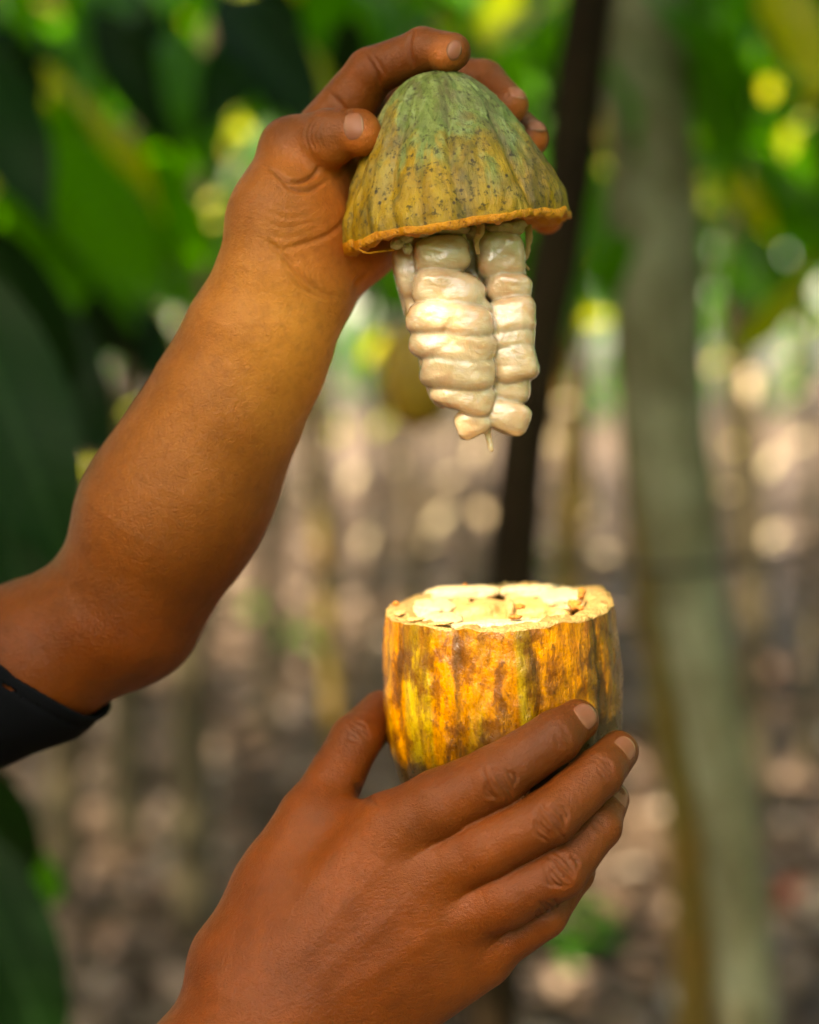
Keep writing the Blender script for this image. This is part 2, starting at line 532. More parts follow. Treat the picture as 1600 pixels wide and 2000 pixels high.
# ------------------------------------------------------------------ tubes
def tube_np(pts, rad, seg=12, cap=True, wob=0.0, seed=0):
    pts = np.asarray(pts, float)
    n = len(pts)
    rad = np.broadcast_to(np.asarray(rad, float), (n,))
    T = np.gradient(pts, axis=0)
    T /= np.linalg.norm(T, axis=1)[:, None] + 1e-12
    ref = np.array([1.0, 0, 0]) if abs(T[0][0]) < 0.8 else np.array([0, 1.0, 0])
    V, F = [], []
    for i in range(n):
        a = ref - T[i] * (ref @ T[i])
        a /= np.linalg.norm(a)
        b = np.cross(T[i], a)
        ref = a
        ang = np.linspace(0, 2 * np.pi, seg, endpoint=False)
        V.append(pts[i] + rad[i] * (np.cos(ang)[:, None] * a + np.sin(ang)[:, None] * b))
    V = np.concatenate(V)
    if wob:
        rr = np.repeat(rad, seg)
        dv = V - np.repeat(pts, seg, axis=0)
        V = V + dv * (wob * vnoise(V / rr.mean(), seed, 3, 0.45))[:, None]
    for i in range(n - 1):
        for j in range(seg):
            F.append((i * seg + j, i * seg + (j + 1) % seg, (i + 1) * seg + (j + 1) % seg, (i + 1) * seg + j))
    F = [list(f) for f in F]
    if cap:
        F.append(list(range(seg))[::-1])
        F.append([(n - 1) * seg + j for j in range(seg)])
    return V, F


def curve_pts(ctrl, n):
    """Catmull-Rom through control points"""
    c = np.asarray(ctrl, float)
    if len(c) == 2:
        t = np.linspace(0, 1, n)[:, None]
        return c[0] * (1 - t) + c[1] * t
    p = np.vstack([2 * c[0] - c[1], c, 2 * c[-1] - c[-2]])
    out = []
    ts = np.linspace(0, len(c) - 1 - 1e-9, n)
    for t in ts:
        i = int(t)
        u = t - i
        p0, p1, p2, p3 = p[i:i + 4]
        out.append(0.5 * ((2 * p1) + (-p0 + p2) * u + (2 * p0 - 5 * p1 + 4 * p2 - p3) * u * u + (-p0 + 3 * p1 - 3 * p2 + p3) * u ** 3))
    return np.array(out)


# ------------------------------------------------------------------ leaves
def leaf_template(nu=8, nv=4, width=0.33, bend=0.28, fold=0.18, wave=0.03, seed=0):
    r = np.random.default_rng(seed)
    V, L = [], []
    ph = r.uniform(0, 6.28)
    for i in range(nu + 1):
        t = i / nu
        hw = width * 0.5 * (math.sin(math.pi * min(1, t ** 0.85)) ** 0.75) if 0 < t < 1 else 0.004
        if t > 0.86:
            hw *= 0.75
        for j in range(nv + 1):
            s = (j / nv - 0.5) * 2
            x = s * hw
            z = -bend * t * t + abs(x) * fold + wave * math.sin(9 * t + ph + 2 * s) * abs(s)
            y = t - 0.25 * bend * t * t
            V.append((x, y, z))
            L.append((s, t, 0))
    F = []
    for i in range(nu):
        for j in range(nv):
            a = i * (nv + 1) + j
            F.append((a, a + 1, a + nv + 2, a + nv + 1))
    return np.array(V), np.array(F), np.array(L)


LEAVES = [leaf_template(8, 4, 0.34, b, f, 0.03, k) for k, (b, f) in enumerate([(0.20, 0.2), (0.38, 0.15), (0.55, 0.25), (0.10, 0.3)])]
LEAVES_LO = [leaf_template(5, 2, 0.36, b, f, 0.02, k) for k, (b, f) in enumerate([(0.20, 0.2), (0.38, 0.15), (0.55, 0.25)])]


def frames(dirs, ups):
    y = dirs / (np.linalg.norm(dirs, axis=1)[:, None] + 1e-9)
    x = np.cross(y, ups)
    x /= np.linalg.norm(x, axis=1)[:, None] + 1e-9
    z = np.cross(x, y)
    return x, y, z


def leaf_cloud(name, pos, dirs, ups, lens, mat, templates=None, smooth=True):
    templates = templates or LEAVES_LO
    x, y, z = frames(dirs, ups)
    Vs, Fs, Ls, Rs = [], [], [], []
    off = 0
    which = RNG.integers(0, len(templates), len(pos))
    for k, (tv, tf, tl) in enumerate(templates):
        m = which == k
        n = m.sum()
        if not n:
            continue
        P = (tv[None, :, 0, None] * x[m][:, None] + tv[None, :, 1, None] * y[m][:, None] + tv[None, :, 2, None] * z[m][:, None]) * lens[m][:, None, None] + pos[m][:, None]
        Vs.append(P.reshape(-1, 3))
        Fs.append((tf[None] + (np.arange(n) * len(tv))[:, None, None]).reshape(-1, 4) + off)
        Ls.append(np.tile(tl, (n, 1)))
        Rs.append(np.repeat(RNG.uniform(0, 1, n), len(tv)))
        off += n * len(tv)
    return mesh_np(name, np.concatenate(Vs), np.concatenate(Fs), smooth, [mat],
                   {"luv": np.concatenate(Ls), "rnd": np.concatenate(Rs)})


LEAF_MESH = {}


def leaf_mesh(k, matkey):
    if (k, matkey) not in LEAF_MESH:
        tv, tf, tl = LEAVES[k]
        LEAF_MESH[(k, matkey)] = mesh_np("leaf", tv, tf, True, [M[matkey]], {"luv": tl, "rnd": np.zeros(len(tv))})
    return LEAF_MESH[(k, matkey)]


def one_leaf(parent, p, d, up, length, k=0, matkey='leaf'):
    d = np.asarray(d, float)
    x, y, z = frames(d[None], np.asarray(up, float)[None])
    m = Matrix(((x[0][0], y[0][0], z[0][0], p[0]), (x[0][1], y[0][1], z[0][1], p[1]), (x[0][2], y[0][2], z[0][2], p[2]), (0, 0, 0, 1))) @ Matrix.Scale(length, 4)
    return link("leaf", leaf_mesh(k, matkey), parent, m)


# ------------------------------------------------------------------ spots that the sun reaches through the leaves
LEAF_FLECKS = [(350, 117, 3.2, 'L'), (462, 252, 3.0, 'L'), (440, 282, 3.1, 'L'), (112, 533, 2.8, 'L'), (352, 248, 3.1, 'L'), (222, 345, 3.3, 'L'), (415, 392, 3.4, 'L'), (1160, 622, 4.0, 'G'), (1128, 608, 4.2, 'G'), (1395, 295, 3.4, 'G'),
               (1475, 390, 3.4, 'G'), (1540, 275, 3.5, 'G'), (1425, 345, 3.4, 'G'), (1552, 90, 2.7, 'G'), (1380, 390, 3.6, 'G'), (1402, 700, 5.0, 'G'), (1440, 865, 5.6, 'G'), (660, 840, 5.5, 'D'), (745, 830, 5.5, 'D'),
               (130, 880, 4.0, 'L'), (172, 915, 4.2, 'L'), (222, 838, 4.0, 'L'), (262, 800, 4.4, 'L'), (150, 945, 4.1, 'L'), (728, 680, 4.0, 'D'), (310, 640, 3.6, 'L'), (1235, 90, 3.4, 'G'), (1500, 170, 3.2, 'G')]
_r = random.Random(11)
for _i in range(46):
    _z = _i % 3
    _p = ((_r.uniform(1180, 1610), _r.uniform(-10, 640), 'G'), (_r.uniform(-10, 470), _r.uniform(-10, 520), 'L'), (_r.uniform(520, 1150), _r.uniform(-10, 150), 'D'))[_z if _i < 30 else 0 if _i % 2 else 1]
    LEAF_FLECKS.append((_p[0], _p[1], _r.uniform(2.9, 5.0), _p[2]))
MID_FLECKS = [(660, 838), (748, 828), (1100, 790), (1155, 990), (1440, 865), (1400, 712), (1465, 750), (1540, 700), (880, 930), (940, 1000), (715, 1050), (835, 1060), (1080, 862), (1505, 905), (1560, 765), (600, 962), (625, 900), (1130, 742), (780, 905),
              (690, 930), (1505, 1048), (1420, 960), (1585, 980), (860, 1010), (1180, 1080), (930, 880), (240, 830), (120, 930), (180, 880), (270, 790), (1570, 860), (1470, 830)]
_r2 = random.Random(3)
MID_FLECKS = [(x_, y_, _r2.uniform(5.0, 7.5), 'S') for x_, y_ in MID_FLECKS]
GROUND_FLECKS = [(480, 1280), (565, 1325), (1520, 1315), (1200, 1215), (1505, 1050), (715, 1050), (1155, 992), (1560, 1530), (440, 1235), (300, 1340), (1470, 1620), (1250, 1640), (130, 1720), (230, 1620), (840, 1060), (1380, 1230), (1590, 1180), (560, 1130), (1480, 1400)]
BEAMS = [(to_world(W(975, 1260, 120)), 0.12)] + [(at(*f[:3]), 0.03) for f in LEAF_FLECKS + MID_FLECKS]
for f in GROUND_FLECKS:
    dq = FWD + RIGHT * ((f[0] - 800) / FPX) + UP * ((1000 - f[1]) / FPX)
    BEAMS.append((CAM + dq * (-CAM[2] / dq[2]), 0.05))


# ------------------------------------------------------------------ ground and litter
def build_ground():
    xs = np.concatenate([-np.geomspace(300, 8, 16), np.linspace(-7.5, 7.5, 76), np.geomspace(8, 300, 16)])
    ys = np.concatenate([-np.geomspace(300, 3, 16), np.linspace(-2.5, 14, 84), np.geomspace(14.5, 300, 24)])
    X, Y = np.meshgrid(xs, ys, indexing='ij')
    P = np.stack([X.ravel(), Y.ravel(), np.zeros(X.size)], 1)
    near = np.exp(-(P[:, 0] ** 2 + (P[:, 1] - 5) ** 2) / 300)
    P[:, 2] = 0.05 * vnoise(P, 3, 3, 0.6) * near + 0.5 * vnoise(P, 4, 2, 0.03) * (1 - near)
    nx, ny = len(xs), len(ys)
    I = np.arange(nx * ny).reshape(nx, ny)
    F = np.stack([I[:-1, :-1], I[1:, :-1], I[1:, 1:], I[:-1, 1:]], -1).reshape(-1, 4)
    o = link("ground", mesh_np("ground", P, F, True, [M['soil']]))
    tag(o, "brown forest floor of soil and leaf litter", "ground", kind="structure")
    # fallen leaves
    n = 17000
    y = RNG.uniform(0, 1, n) ** 1.6 * 21 + 2.6
    x = RNG.uniform(-1, 1, n) * (0.35 + y * 0.33)
    x[:2500] = RNG.uniform(-6, 6, 2500)
    y[:2500] = RNG.uniform(-2.5, 16, 2500)
    pos = np.stack([x, y, np.full(n, 0.03)], 1)
    pos[:, 2] += RNG.uniform(0, 0.05, n)
    a = RNG.uniform(0, 2 * np.pi, n)
    dirs = np.stack([np.cos(a), np.sin(a), RNG.uniform(-0.25, 0.35, n)], 1)
    ups = np.stack([RNG.normal(0, 0.5, n), RNG.normal(0, 0.5, n), np.ones(n)], 1)
    for k, f in enumerate(GROUND_FLECKS):
        dq = FWD + RIGHT * ((f[0] - 800) / FPX) + UP * ((1000 - f[1]) / FPX)
        g_ = CAM + dq * (-(CAM[2] - 0.06) / dq[2])
        pos[k] = g_
        ups[k] = SUN + np.array([0, -0.3, 0])
    me = leaf_cloud("leaf_litter", pos, dirs, ups, RNG.uniform(0.10, 0.24, n), M['litter'])
    tag(link("leaf_litter", me), "dry brown and grey fallen leaves covering the forest floor", "leaf litter", kind="stuff")


build_ground()


# ------------------------------------------------------------------ trees



def crown_mesh(name, n, rx, rz, seed, mat, lo=0.20, hi=0.32, hollow=0.35, centre=None):
    """leaf cloud round the origin: clumps of drooping leaves"""
    r = np.random.default_rng(seed)
    ncl = max(6, n // 14)
    c = r.normal(0, 1, (ncl, 3))
    c /= np.linalg.norm(c, axis=1)[:, None]
    c *= (hollow + (1 - hollow) * r.uniform(0, 1, ncl) ** 0.6)[:, None]
    c *= np.array([rx, rx, rz])
    idx = r.integers(0, ncl, n)
    pos = c[idx] + r.normal(0, 0.13, (n, 3))
    out = c[idx] * np.array([1, 1, 0.2]) / rx
    dirs = out * 0.5 + r.normal(0, 0.55, (n, 3)) + np.array([0, 0, -0.45])
    ups = r.normal(0, 0.45, (n, 3)) + np.array([0, 0, 1.0])
    lens = r.uniform(lo, hi, n)
    if centre is not None:      # sunbeams that reach the lower fruit and the bright flecks pass through holes in the leaves
        pw = pos + np.asarray(centre)
        ok = np.ones(n, bool)
        for bp_, rad in BEAMS:
            q = pw + dirs / np.linalg.norm(dirs, axis=1)[:, None] * lens[:, None] * 0.45 - bp_
            al = q @ SUN
            off = np.linalg.norm(q - al[:, None] * SUN, axis=1)
            ok &= (off > rad + lens * 0.5) | (al < 0.05)
        pw = pw + dirs / np.linalg.norm(dirs, axis=1)[:, None] * lens[:, None] * 0.45
        # no leaf hangs close in front of the lens
        v = pw - CAM
        dep = v @ FWD
        fx, fy = 800 + (v @ RIGHT) / np.maximum(dep, 0.01) * FPX, 1000 - (v @ UP) / np.maximum(dep, 0.01) * FPX
        ok &= ~((dep > 0) & (dep < 2.6) & (fx > -250) & (fx < 1850) & (fy > -450) & (fy < 2300))
        for (qx, qy, qd, _k) in LEAF_FLECKS + MID_FLECKS:
            ok &= ~((dep > 0.3) & (dep < qd + 0.1) & (np.hypot(fx - qx, fy - qy) < 40 + lens * 0.5 * FPX / np.maximum(dep, 0.3)))
        # and none in the open middle of the view
        ok &= ~((dep > 0) & (dep < 14) & (fx > 330) & (fx < 1250) & (fy > 560) & (fy < 1900))
        pos, dirs, ups, lens = pos[ok], dirs[ok], ups[ok], lens[ok]
    return leaf_cloud(name, pos, dirs, ups, lens, mat)


TREES = {}


def tree(label, trunk_pts, radii, bark, crown=None, crown_at=None, crown_scale=1.0, group=None, rotz=0.0, name="cocoa_tree", cat="tree", wob=0.12, seed=0, seg=14, branches=4):
    P = np.asarray(trunk_pts, float)
    base = P[0]
    root = empty(name, base)
    pts = curve_pts(P, max(14, 6 * len(P)))
    rad = np.interp(np.linspace(0, 1, len(pts)), np.linspace(0, 1, len(radii)), radii)
    V, F = tube_np(pts, rad, seg, True, wob, seed)
    me = mesh_np("trunk", V - base, F, True, [M[bark]])
    link("trunk", me, root, Matrix.Translation(Vector(base)))
    if crown is not None:
        c = np.asarray(crown_at if crown_at is not None else P[-1], float)
        cm = crown_mesh("crown", int(620 * crown_scale), 1.55 * crown_scale, 0.95 * crown_scale, 20 + seed, M['leaf'], centre=c)
        link("crown", cm, root, Matrix.Translation(Vector(c)))["kind"] = "stuff"
        r = random.Random(seed)
        top = pts[int(len(pts) * 0.93)]
        for b in range(branches):
            a = rotz + b * 2.4
            e = c + np.array([math.cos(a) * 1.1, math.sin(a) * 1.1, 0.35 * r.uniform(-0.6, 1)]) * crown_scale
            bp = curve_pts([top, (top + e) / 2 + np.array([0, 0, 0.12]), e], 9)
            V, F = tube_np(bp, np.linspace(rad[-1] * 0.75, 0.008, 9), 7)
            link("branch", mesh_np("branch", V - base, F, True, [M[bark]]), root, Matrix.Translation(Vector(base)))
    tag(root, label, cat, group)
    return root


def ground_pt(px, py):
    """where the ray through a pixel meets z = 0"""
    d = FWD + RIGHT * ((px - 800) / FPX) + UP * ((1000 - py) / FPX)
    return CAM + d * (-CAM[2] / d[2])


def down(p, dx=0.0, dy=0.0):
    return np.array([p[0] + dx, p[1] + dy, -0.05])


# the dark slim trunk behind the fruit
t0 = at(1160, -60, 1.75); t1 = at(1105, 400, 1.72); t2 = at(1045, 720, 1.70); t3 = at(1003, 1100, 1.68); t4 = at(965, 1900, 1.66)
dark_tree = tree("slim dark brown cocoa trunk leaning behind the split fruit", [down(t4, -0.03), t4, t3, t2, t1, t0, t0 + np.array([0.1, 0.1, 0.6])],
                 [0.030, 0.025, 0.023, 0.024, 0.025, 0.026, 0.024], 'barkdark', 0, t0 + np.array([0.25, 0.55, 0.95]), 0.95, rotz=0.4, seed=1)
# the broad grey-green trunk on the right
g = [at(1470, 2060, 2.15), at(1425, 1600, 2.2), at(1350, 1150, 2.25), at(1300, 800, 2.3), at(1278, 450, 2.35), at(1262, 150, 2.4)]
grey_tree = tree("broad grey green lichened cocoa trunk at the right", [down(g[0], 0.08), *g, g[-1] + np.array([0, 0.2, 0.5])],
                 [0.042, 0.034, 0.037, 0.046, 0.056, 0.062, 0.062, 0.05], 'bark', 1, g[-1] + np.array([0.35, 0.5, 0.75]), 1.0, rotz=1.2, seed=2)
# olive stem beside it
h = [at(1352, 1760, 2.75), at(1318, 1450, 2.8), at(1268, 1080, 2.85), at(1230, 700, 2.9), at(1215, 300, 3.0)]
olive_tree = tree("olive yellow stem standing just left behind the broad grey trunk", [down(h[0], 0.03), *h, h[-1] + np.array([-0.1, 0.2, 0.5])],
                  [0.036, 0.034, 0.034, 0.032, 0.03, 0.028, 0.02], 'barkolive', 2, h[-1] + np.array([0.1, 0.7, 0.6]), 0.95, rotz=2.0, seed=3)
# slim stems on the left of the fruit
h = [at(655, 1500, 3.3), at(640, 1200, 3.3), at(618, 950, 3.3), at(600, 700, 3.35), at(590, 350, 3.4)]
slim_tree = tree("thin brown sapling stem right of the raised forearm", [down(h[0], 0.02), *h], [0.018, 0.017, 0.017, 0.015, 0.014, 0.012], 'barkolive', 3, h[-1] + np.array([0.1, 0.4, 0.6]), 0.85, rotz=0.9, seed=4)

# rows of cocoa trees farther back
FAR = [  # pixel x of the foot, distance, trunk radius, bark, lean in px towards the top
    (820, 5.6, 0.036, 'barkbrown', -25), (715, 7.2, 0.034, 'barkbrown', 20), (930, 8.2, 0.042, 'barkbrown', 10),
    (1120, 6.4, 0.055, 'barkolive', 30), (1480, 5.4, 0.045, 'barkbrown', -30), (1590, 6.2, 0.03, 'barkbrown', -10),
    (370, 4.4, 0.050, 'barkbrown', 35), (245, 5.2, 0.055, 'barkbrown', 15), (90, 4.6, 0.05, 'barkbrown', 40),
    (520, 6.8, 0.035, 'barkbrown', -15), (-180, 6.5, 0.07, 'bark', 30), (1750, 7.0, 0.07, 'bark', -30),
    (1020, 10.5, 0.06, 'barkbrown', 15), (640, 11.0, 0.06, 'barkbrown', -20), (1300, 9.5, 0.06, 'barkbrown', 12), (400, 10.0, 0.06, 'barkbrown', 20),
    (860, 14.0, 0.065, 'barkbrown', 10), (1430, 13.0, 0.065, 'barkbrown', -10), (180, 13.0, 0.065, 'barkbrown', 25), (1650, 15.0, 0.065, 'barkbrown', 0),
    (560, 16.0, 0.065, 'barkbrown', 10), (1150, 17.0, 0.065, 'barkbrown', -12), (0, 19.0, 0.065, 'barkbrown', 0), (750, 20.0, 0.065, 'barkbrown', 0), (1330, 21.0, 0.065, 'barkbrown', 5), (330, 21.0, 0.065, 'barkbrown', 5), (980, 23.0, 0.065, 'barkbrown', 5),
]
WHERE = ["slender brown trunk seen below the dangling seed cluster", "thin brown trunk between the sapling stem and the hanging fruit", "brown trunk in the bright gap left of the dark trunk",
         "olive stem in the bright gap right of the dark trunk", "brown trunk in the litter right of the broad trunk", "thin brown trunk at the right edge of the picture",
         "slim brown stem rising behind the raised elbow", "brown stem right below the black sleeve", "brown stem at the left edge below the sleeve",
         "thin brown trunk beside the raised forearm"]
for i, (px, d, r, bk, lean) in enumerate(FAR):
    b = at(px, 1000, d); b[2] = -0.05
    hgt = 1.75 + 0.35 * math.sin(i * 2.3) + (0.5 if d > 6 else 0.15) + (1.3 if d > 12 else 0)
    top = at(px + lean, 300, d); top[2] = hgt
    midp = (b + top) / 2 + np.array([0.04 * math.sin(i * 1.7), 0, 0])
    lab = WHERE[i] if i < len(WHERE) else "distant slim cocoa tree in the blurred plantation rows"
    tree(lab, [b, midp, top, top + np.array([0.05, 0, 0.4])], [r * 1.15, r, r * 0.9, r * 0.7], bk, i, top + np.array([0.1 * math.sin(i), 0.25, 0.75]),
         0.95 + 0.25 * math.sin(i * 1.3) ** 2 + (0.25 if d > 10 else 0), group="cocoa trees in the rows behind", rotz=i * 1.1, seed=10 + i)
# trees added outside the picture to shade the rows and block side light
for i, (x, y) in enumerate([(-3.2, 1.6), (2.8, 2.4), (-4.2, 4.8), (-2.5, -0.3), (-2.9, -1.9), (2.1, 0.4), (2.5, -1.3), (2.2, 1.6), (-1.4, -3.0), (0.4, -3.3), (2.0, -3.0)]):
    top = np.array([x, y, 2.1 if i < 3 else (1.5 if i < 8 else 0.9)])
    tree("unseen cocoa tree added outside the picture to block sun and side light", [np.array([x, y, -0.05]), np.array([x + 0.05, y, 1.1]), top, top + np.array([0, 0, 0.4])], [0.07, 0.06, 0.055, 0.04], 'bark', i,
         top + np.array([0, 0, 0.85 if i < 3 else 0.6]), 1.1 if i < 3 else 1.25, group="cocoa trees added beside the picture", rotz=i * 0.7, seed=60 + i)


def added_shade_tree(label, x, y, hgt, n, rx, rz, seed, off=0.0):
    """unseen crown added to block the sun; its foot stands off to the side"""
    b = np.array([math.copysign(abs(x) + off + 0.5, x), min(y, 1.2), -0.05])
    top = np.array([x + 0.1, y, hgt])
    root = tree(label, [b, b * 0.55 + top * 0.45 + np.array([0, 0, 0.5]), top], [0.10, 0.08, 0.05], 'bark', name="added_shade_tree", seed=seed, group="tall shade trees added over the plantation")
    cc = top + np.array([0, 0, rz * 0.6])
    me = crown_mesh("crown", n, rx, rz, seed, M['leaf'], 0.22, 0.36, 0.1, cc)
    link("crown", me, root, Matrix.Translation(Vector(cc)))["kind"] = "stuff"
    return root


for i, (x, y, hh) in enumerate([(-2.6, 0.9, 3.0), (-0.9, 1.4, 3.1), (-3.9, 2.6, 3.3), (-1.9, 2.8, 3.5), (0.2, 3.0, 3.4), (2.0, 2.6, 3.2), (-2.9, 4.6, 3.7), (-0.95, 0.6, 3.1)]):
    off = 1.3 if abs(x) < 1.4 else 0.0
    added_shade_tree("tall unseen tree added to shade the rows", x, y, hh, (900 if hh == 3.1 else 520) if y < 2 else 300, 1.5, 0.45, 200 + i, off)

# thick forest edge in the distance, one mass
n = 9000
px = RNG.uniform(-34, 34, n)
pos = np.stack([px * 1.6, RNG.uniform(42, 56, n), 0.5 + RNG.uniform(0, 1, n) ** 0.8 * 16], 1)
me = leaf_cloud("distant_forest", pos, RNG.normal(0, 0.7, (n, 3)) + np.array([0, -0.3, -0.4]), RNG.normal(0, 0.5, (n, 3)) + np.array([0, -0.4, 1.0]), RNG.uniform(0.9, 1.6, n), M['leaf'])
tag(link("distant_forest", me), "far green wall of forest foliage beyond the plantation", "forest", kind="stuff")

# single large leaves of the nearest trees: start px, end px, depth, material, tilt of the blade towards the viewer
NEAR = [
    ("L", (60, 235), (340, 590), 2.2, 'leaf', 0.5), ("L", (30, 300), (250, 560), 2.5, 'leaf', 0.2), ("L", (170, 205), (120, 480), 2.3, 'leaf', 0.8),
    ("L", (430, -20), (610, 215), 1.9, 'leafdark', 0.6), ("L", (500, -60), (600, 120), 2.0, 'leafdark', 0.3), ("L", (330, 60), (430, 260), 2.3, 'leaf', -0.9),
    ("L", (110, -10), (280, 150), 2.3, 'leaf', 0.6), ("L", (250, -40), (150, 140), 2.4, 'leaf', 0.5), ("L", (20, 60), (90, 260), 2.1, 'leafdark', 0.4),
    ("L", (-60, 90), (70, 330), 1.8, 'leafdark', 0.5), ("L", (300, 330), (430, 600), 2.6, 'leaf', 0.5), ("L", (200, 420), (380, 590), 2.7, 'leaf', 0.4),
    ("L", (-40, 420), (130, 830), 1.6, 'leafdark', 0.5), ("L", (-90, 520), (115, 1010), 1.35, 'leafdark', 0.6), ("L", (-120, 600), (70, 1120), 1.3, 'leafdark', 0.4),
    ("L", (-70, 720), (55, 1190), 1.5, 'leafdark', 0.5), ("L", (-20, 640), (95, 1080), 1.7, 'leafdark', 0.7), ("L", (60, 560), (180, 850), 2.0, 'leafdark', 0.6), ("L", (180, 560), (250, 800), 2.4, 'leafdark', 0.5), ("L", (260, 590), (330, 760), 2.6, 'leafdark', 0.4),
    ("L", (-70, 1480), (60, 1800), 1.5, 'leafdark', 0.5), ("L", (-90, 1600), (110, 2060), 1.5, 'leafdark', 0.6), ("L", (-40, 1500), (30, 1980), 1.7, 'leaf', 0.4),
    ("D", (840, -60), (1050, 140), 3.1, 'leaf', -1.2), ("D", (820, -30), (960, 90), 2.4, 'leaf', 0.5), ("D", (700, -60), (790, 100), 2.6, 'leaf', 0.4),
    ("D", (1100, 0), (1040, 170), 3.0, 'leaf', -1.1), ("D", (620, -40), (660, 120), 2.7, 'leaf', -0.8),
    ("G", (1180, 130), (1290, 290), 2.1, 'leaf', 0.5), ("G", (1320, -40), (1420, 160), 2.6, 'leaf', 0.6), ("G", (1400, 60), (1540, 240), 2.7, 'leaf', -0.8),
    ("G", (1500, -40), (1595, 140), 2.2, 'leafyoung', 0.4), ("G", (1610, 60), (1590, 260), 2.2, 'leafyoung', 0.5), ("G", (1240, 20), (1220, 190), 2.6, 'leaf', 0.3),
    ("G", (1380, 250), (1470, 460), 2.8, 'leaf', 0.4), ("G", (1480, 300), (1580, 480), 2.9, 'leaf', -0.9), ("G", (1450, 440), (1560, 640), 2.9, 'leaf', 0.6),
    ("G", (1400, 330), (1500, 400), 3.0, 'leafyoung', 0.4), ("G", (1590, 500), (1480, 640), 3.0, 'leaf', 0.5), ("G", (1180, 330), (1160, 480), 3.0, 'leaf', 0.4),
]
LEAF_ROOT = tree("large leaved cocoa tree at the left with drooping dark green leaves", [np.array([-1.15, 2.3, -0.05]), np.array([-1.1, 2.25, 1.0]), np.array([-0.95, 2.2, 2.0]), np.array([-0.8, 2.2, 2.4])],
                 [0.06, 0.055, 0.05, 0.03], 'barkdark', 2, np.array([-0.9, 2.5, 2.75]), 0.95, rotz=0.3, seed=90)
ROOTS = {"L": LEAF_ROOT, "D": dark_tree, "G": grey_tree}
for i, (r, a, b, d, mk, tilt) in enumerate(NEAR):
    pa, pb = at(*a, d), at(*b, d - 0.12 * (1 if i % 2 else -1))
    up = np.array([0.25 * math.sin(i), -1.0, 0.35 + tilt * 0.6]) if tilt > 0 else np.array([0.0, -0.35, 1.0])
    one_leaf(ROOTS[r], pa, pb - pa, up, np.linalg.norm(pb - pa) * 1.12, i % 4, mk)
# more leaves of the same trees spread through their crowns
for i in range(330):
    zone = random.random()
    if zone < 0.5:
        r, px_, py_ = "L", random.uniform(-80, 640), random.uniform(-100, 560)
        if py_ > 250 and px_ > 420:
            px_ -= 330
    elif zone < 0.66:
        r, px_, py_ = "D", random.uniform(560, 1200), random.uniform(-120, 180)
    else:
        r, px_, py_ = "G", random.uniform(1150, 1680), random.uniform(-100, 520)
    d = random.uniform(2.2, 3.6)
    p = at(px_, py_, d)
    a = random.uniform(0, 6.28)
    dv = np.array([math.cos(a) * 0.7, math.sin(a) * 0.5, -random.uniform(0.2, 1.2)])
    ce_ = p + dv / np.linalg.norm(dv) * 0.11
    if any(np.linalg.norm((ce_ - b_) - ((ce_ - b_) @ SUN) * SUN) < 0.13 and (ce_ - b_) @ SUN > 0.02 for b_, _ in BEAMS) or any(math.hypot(px_ - q_[0], py_ - q_[1]) < 150 and d < q_[2] + 0.1 for q_ in LEAF_FLECKS[:27]):
        continue
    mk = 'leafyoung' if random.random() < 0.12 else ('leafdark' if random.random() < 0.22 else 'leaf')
    one_leaf(ROOTS[r], p, dv, np.array([random.gauss(0, 0.5), -0.4 + random.gauss(0, 0.4), 1.0]), random.uniform(0.16, 0.30), i % 4, mk)

# small young leaves that catch the sun
ROOTS['S'] = slim_tree
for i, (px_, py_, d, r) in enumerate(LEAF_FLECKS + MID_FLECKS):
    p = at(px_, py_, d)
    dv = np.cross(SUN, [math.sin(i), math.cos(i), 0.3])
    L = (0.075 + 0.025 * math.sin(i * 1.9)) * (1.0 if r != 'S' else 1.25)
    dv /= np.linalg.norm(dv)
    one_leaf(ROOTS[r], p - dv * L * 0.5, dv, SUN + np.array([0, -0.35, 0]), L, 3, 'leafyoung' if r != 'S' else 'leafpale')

# small seedlings on the ground
for i, (px, py, s) in enumerate([(1100, 1900, 0.20), (575, 1290, 0.22), (505, 1215, 0.2), (1080, 1130, 0.2)]):
    b = ground_pt(px, py)
    root = empty("seedling", b)
    V, F = tube_np(curve_pts([b, b + np.array([0.01, 0, s * 0.6]), b + np.array([0.0, 0.01, s])], 6), [0.004, 0.003, 0.002][0], 6)
    link("stem", mesh_np("stem", V - b, F, True, [M['barkolive']]), root, Matrix.Translation(Vector(b)))
    for k in range(6):
        a = k * 2.4 + i
        one_leaf(root, b + np.array([0, 0, s * (0.45 + 0.1 * k)]), np.array([math.cos(a), math.sin(a), 0.1 - 0.12 * k % 0.3]), np.array([0, -0.3, 1.0]), s * 0.85, k % 4, 'leaf')
    tag(root, ["small green seedling on the litter below the lower hand", "green seedling on the floor right of the raised elbow", "small seedling close beside the raised elbow", "green seedling beyond the rim of the lower fruit half"][i], "seedling", "seedlings on the forest floor")

# wire across the broad trunk
wp = curve_pts([at(1050, 1092, 2.16), at(1200, 1108, 2.16), at(1345, 1112, 2.16), at(1480, 1092, 2.16), at(1640, 1058, 2.16)], 20)
V, F = tube_np(wp, 0.0048, 6)
tag(link("wire", mesh_np("wire", V - wp[0], F, True, [M['wire']]), None, Matrix.Translation(Vector(wp[0]))), "thin dark wire stretched across the broad grey trunk", "wire")


